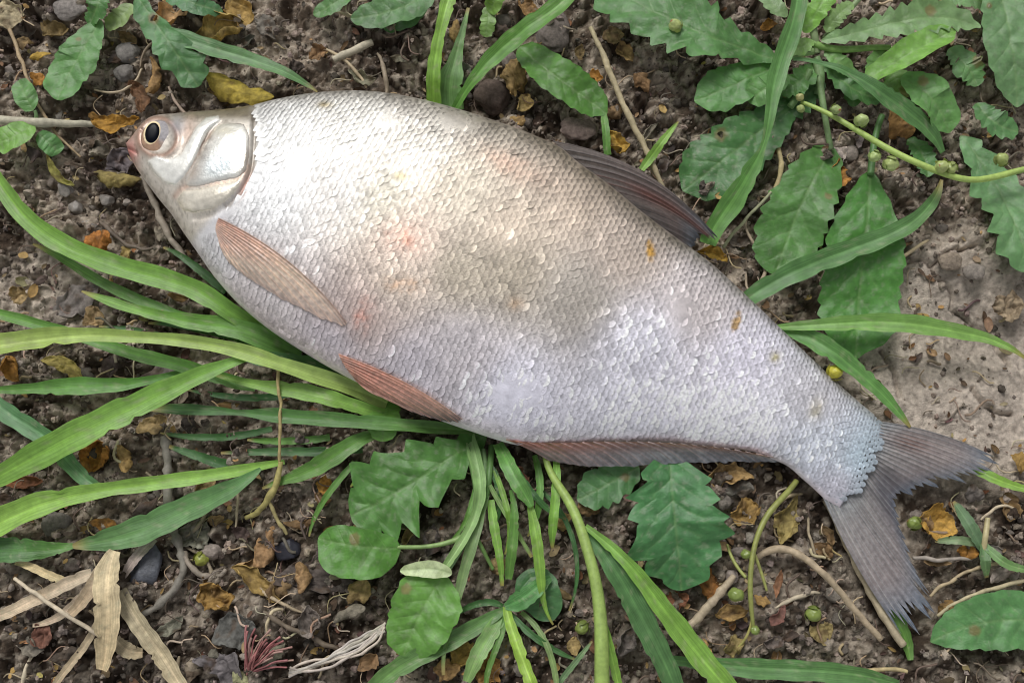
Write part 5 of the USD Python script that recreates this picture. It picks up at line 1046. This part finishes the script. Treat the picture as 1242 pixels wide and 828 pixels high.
# countable alike clods, then crumbs nobody could count
g = np.random.default_rng(99); n_ = 0
def place_ok(x, y): return not contains_xy(fish_inner, x, y)
while n_ < 150:
    px, py = g.uniform(-10, 1250), g.uniform(-10, 838); c = base_of(px, py)
    if contains_xy(fish_inner, c[0], c[1]) or g.random() < 0.9 * flatness(np.array([c[0]]), np.array([c[1]]))[0]: continue
    r = (0.0014 + 0.0022 * g.random() ** 2)
    z = H(np.array([c[0]]), np.array([c[1]]))[0]
    v, f = lump(np.array([c[0], c[1], z + r * .25]), r, 1000 + n_, 2, (g.uniform(.8, 1.3), g.uniform(.8, 1.2), .8), amp=.5)
    tone = g.uniform(.55, 1.6); cl = jitter(np.array([0.18,0.155,0.132]) * tone, .03, g)
    _, prim = put('soil_clod', v, f, 'clod', ROOT, cl * (0.7 + 0.6 * fbm(v * 500, 2, 131))[:, None])
    tag(prim, clod_label(px, py, tone, r), 'soil clod', 'small loose clods on the soil'); n_ += 1
ico = trimesh.creation.icosphere(1, 1.0); iv, if_ = np.array(ico.vertices), np.array(ico.faces)
K = 20000
cxy = np.stack([g.uniform(-.26, .26, K * 2), g.uniform(-.18, .18, K * 2)], 1)
m_ = ~contains_xy(fish_inner, cxy[:, 0], cxy[:, 1]) & (g.random(K * 2) > .85 * flatness(cxy[:, 0], cxy[:, 1])); cxy = cxy[m_][:K]
zz = H(cxy[:, 0], cxy[:, 1]); r = 0.0003 + 0.0013 * g.random(len(cxy)) ** 3
rad = (1 + g.normal(0, .2, (len(cxy), len(iv))))[..., None]
V = iv[None] * rad * (r[:, None] * g.uniform(.7, 1.3, (len(cxy), 3)))[:, None] + np.c_[cxy, zz + r * .3][:, None]
cols = np.array([0.20,0.165,0.135]) * g.uniform(.35, 1.8, (len(cxy), 1)) * (1 + g.normal(0, .025, (len(cxy), 3)))
F = (if_[None] + (np.arange(len(cxy)) * len(iv))[:, None, None]).reshape(-1, 3)
_, prim = put('soil_crumbs', V.reshape(-1, 3), F, 'clod', ROOT, np.repeat(np.clip(cols, 0, 1), len(iv), 0), smooth=False)
tag(prim, 'fine brown soil crumbs strewn over the ground', 'soil', None, 'stuff')
parts = []
for k in range(800):
    px, py = g.uniform(-10, 1250), g.uniform(-10, 838); c = base_of(px, py)
    if contains_xy(fish_inner, c[0], c[1]): continue
    L_ = g.uniform(.003, .012); a = g.uniform(0, 6.28); tt = np.linspace(-.5, .5, 7)
    x = c[0] + L_ * tt * math.cos(a) + L_ * .25 * np.sin(tt * 4 + a) * -math.sin(a); y = c[1] + L_ * tt * math.sin(a) + L_ * .25 * np.sin(tt * 4 + a) * math.cos(a)
    zz = H(x, y).max() + .0004 + .0006 * g.random() + .0006 * np.cos(tt * 3)
    v, f = tube_mesh(np.stack([x, y, zz], 1), g.uniform(.00012, .0003) + .0004 * g.random() ** 3, 5)
    parts.append((v, f, jitter([STK, (0.2,0.15,0.11), (0.45,0.37,0.25), (0.11,0.08,0.06)][k % 4], .15, g)))
_, prim = put('root_fibres', *join(parts)[:2], 'straw', ROOT, join(parts)[2]); tag(prim, 'fine broken roots and straw bits scattered on the soil', 'litter', None, 'stuff')
parts = []
for k in range(1500):
    px, py = g.uniform(-10, 1250), g.uniform(-10, 838); c = base_of(px, py)
    if contains_xy(fish_inner, c[0], c[1]): continue
    L_ = g.uniform(.0012, .003) + .004 * g.random() ** 3; W_ = L_ * g.uniform(.3, .7); a = g.uniform(0, 6.28)
    u, w_ = np.meshgrid(np.linspace(-.5, .5, 6), np.linspace(-.5, .5, 4), indexing='ij')
    pr_ = np.sqrt(np.clip(1.05 - (2 * u) ** 2, .05, 1)); lx, ly = u * L_, w_ * W_ * pr_ * (1 + g.normal(0, .1, u.shape))
    x, y = c[0] + lx * math.cos(a) - ly * math.sin(a), c[1] + lx * math.sin(a) + ly * math.cos(a)
    hz = H(np.array([c[0]]), np.array([c[1]]))[0] + .0006 + g.uniform(0, .0006) + W_ * g.uniform(-.3, .8) * (2 * w_) ** 2 * .5 + lx * g.normal(0, .3)
    v = np.stack([x, y, hz], -1).reshape(-1, 3); f = grid_faces(6, 4); f = np.vstack([f[:, [0, 1, 2]], f[:, [0, 2, 3]]])
    parts.append((v, f, jitter([TAN, BROWN, (0.12,0.08,0.055), (0.20,0.15,0.11), (0.30,0.22,0.12), (0.09,0.065,0.05)][k % 6], .2, g)))
_, prim = put('leaf_litter', *join(parts)[:2], 'dry', ROOT, join(parts)[2]); tag(prim, 'tiny flakes of dead leaf scattered on the soil', 'litter', None, 'stuff')
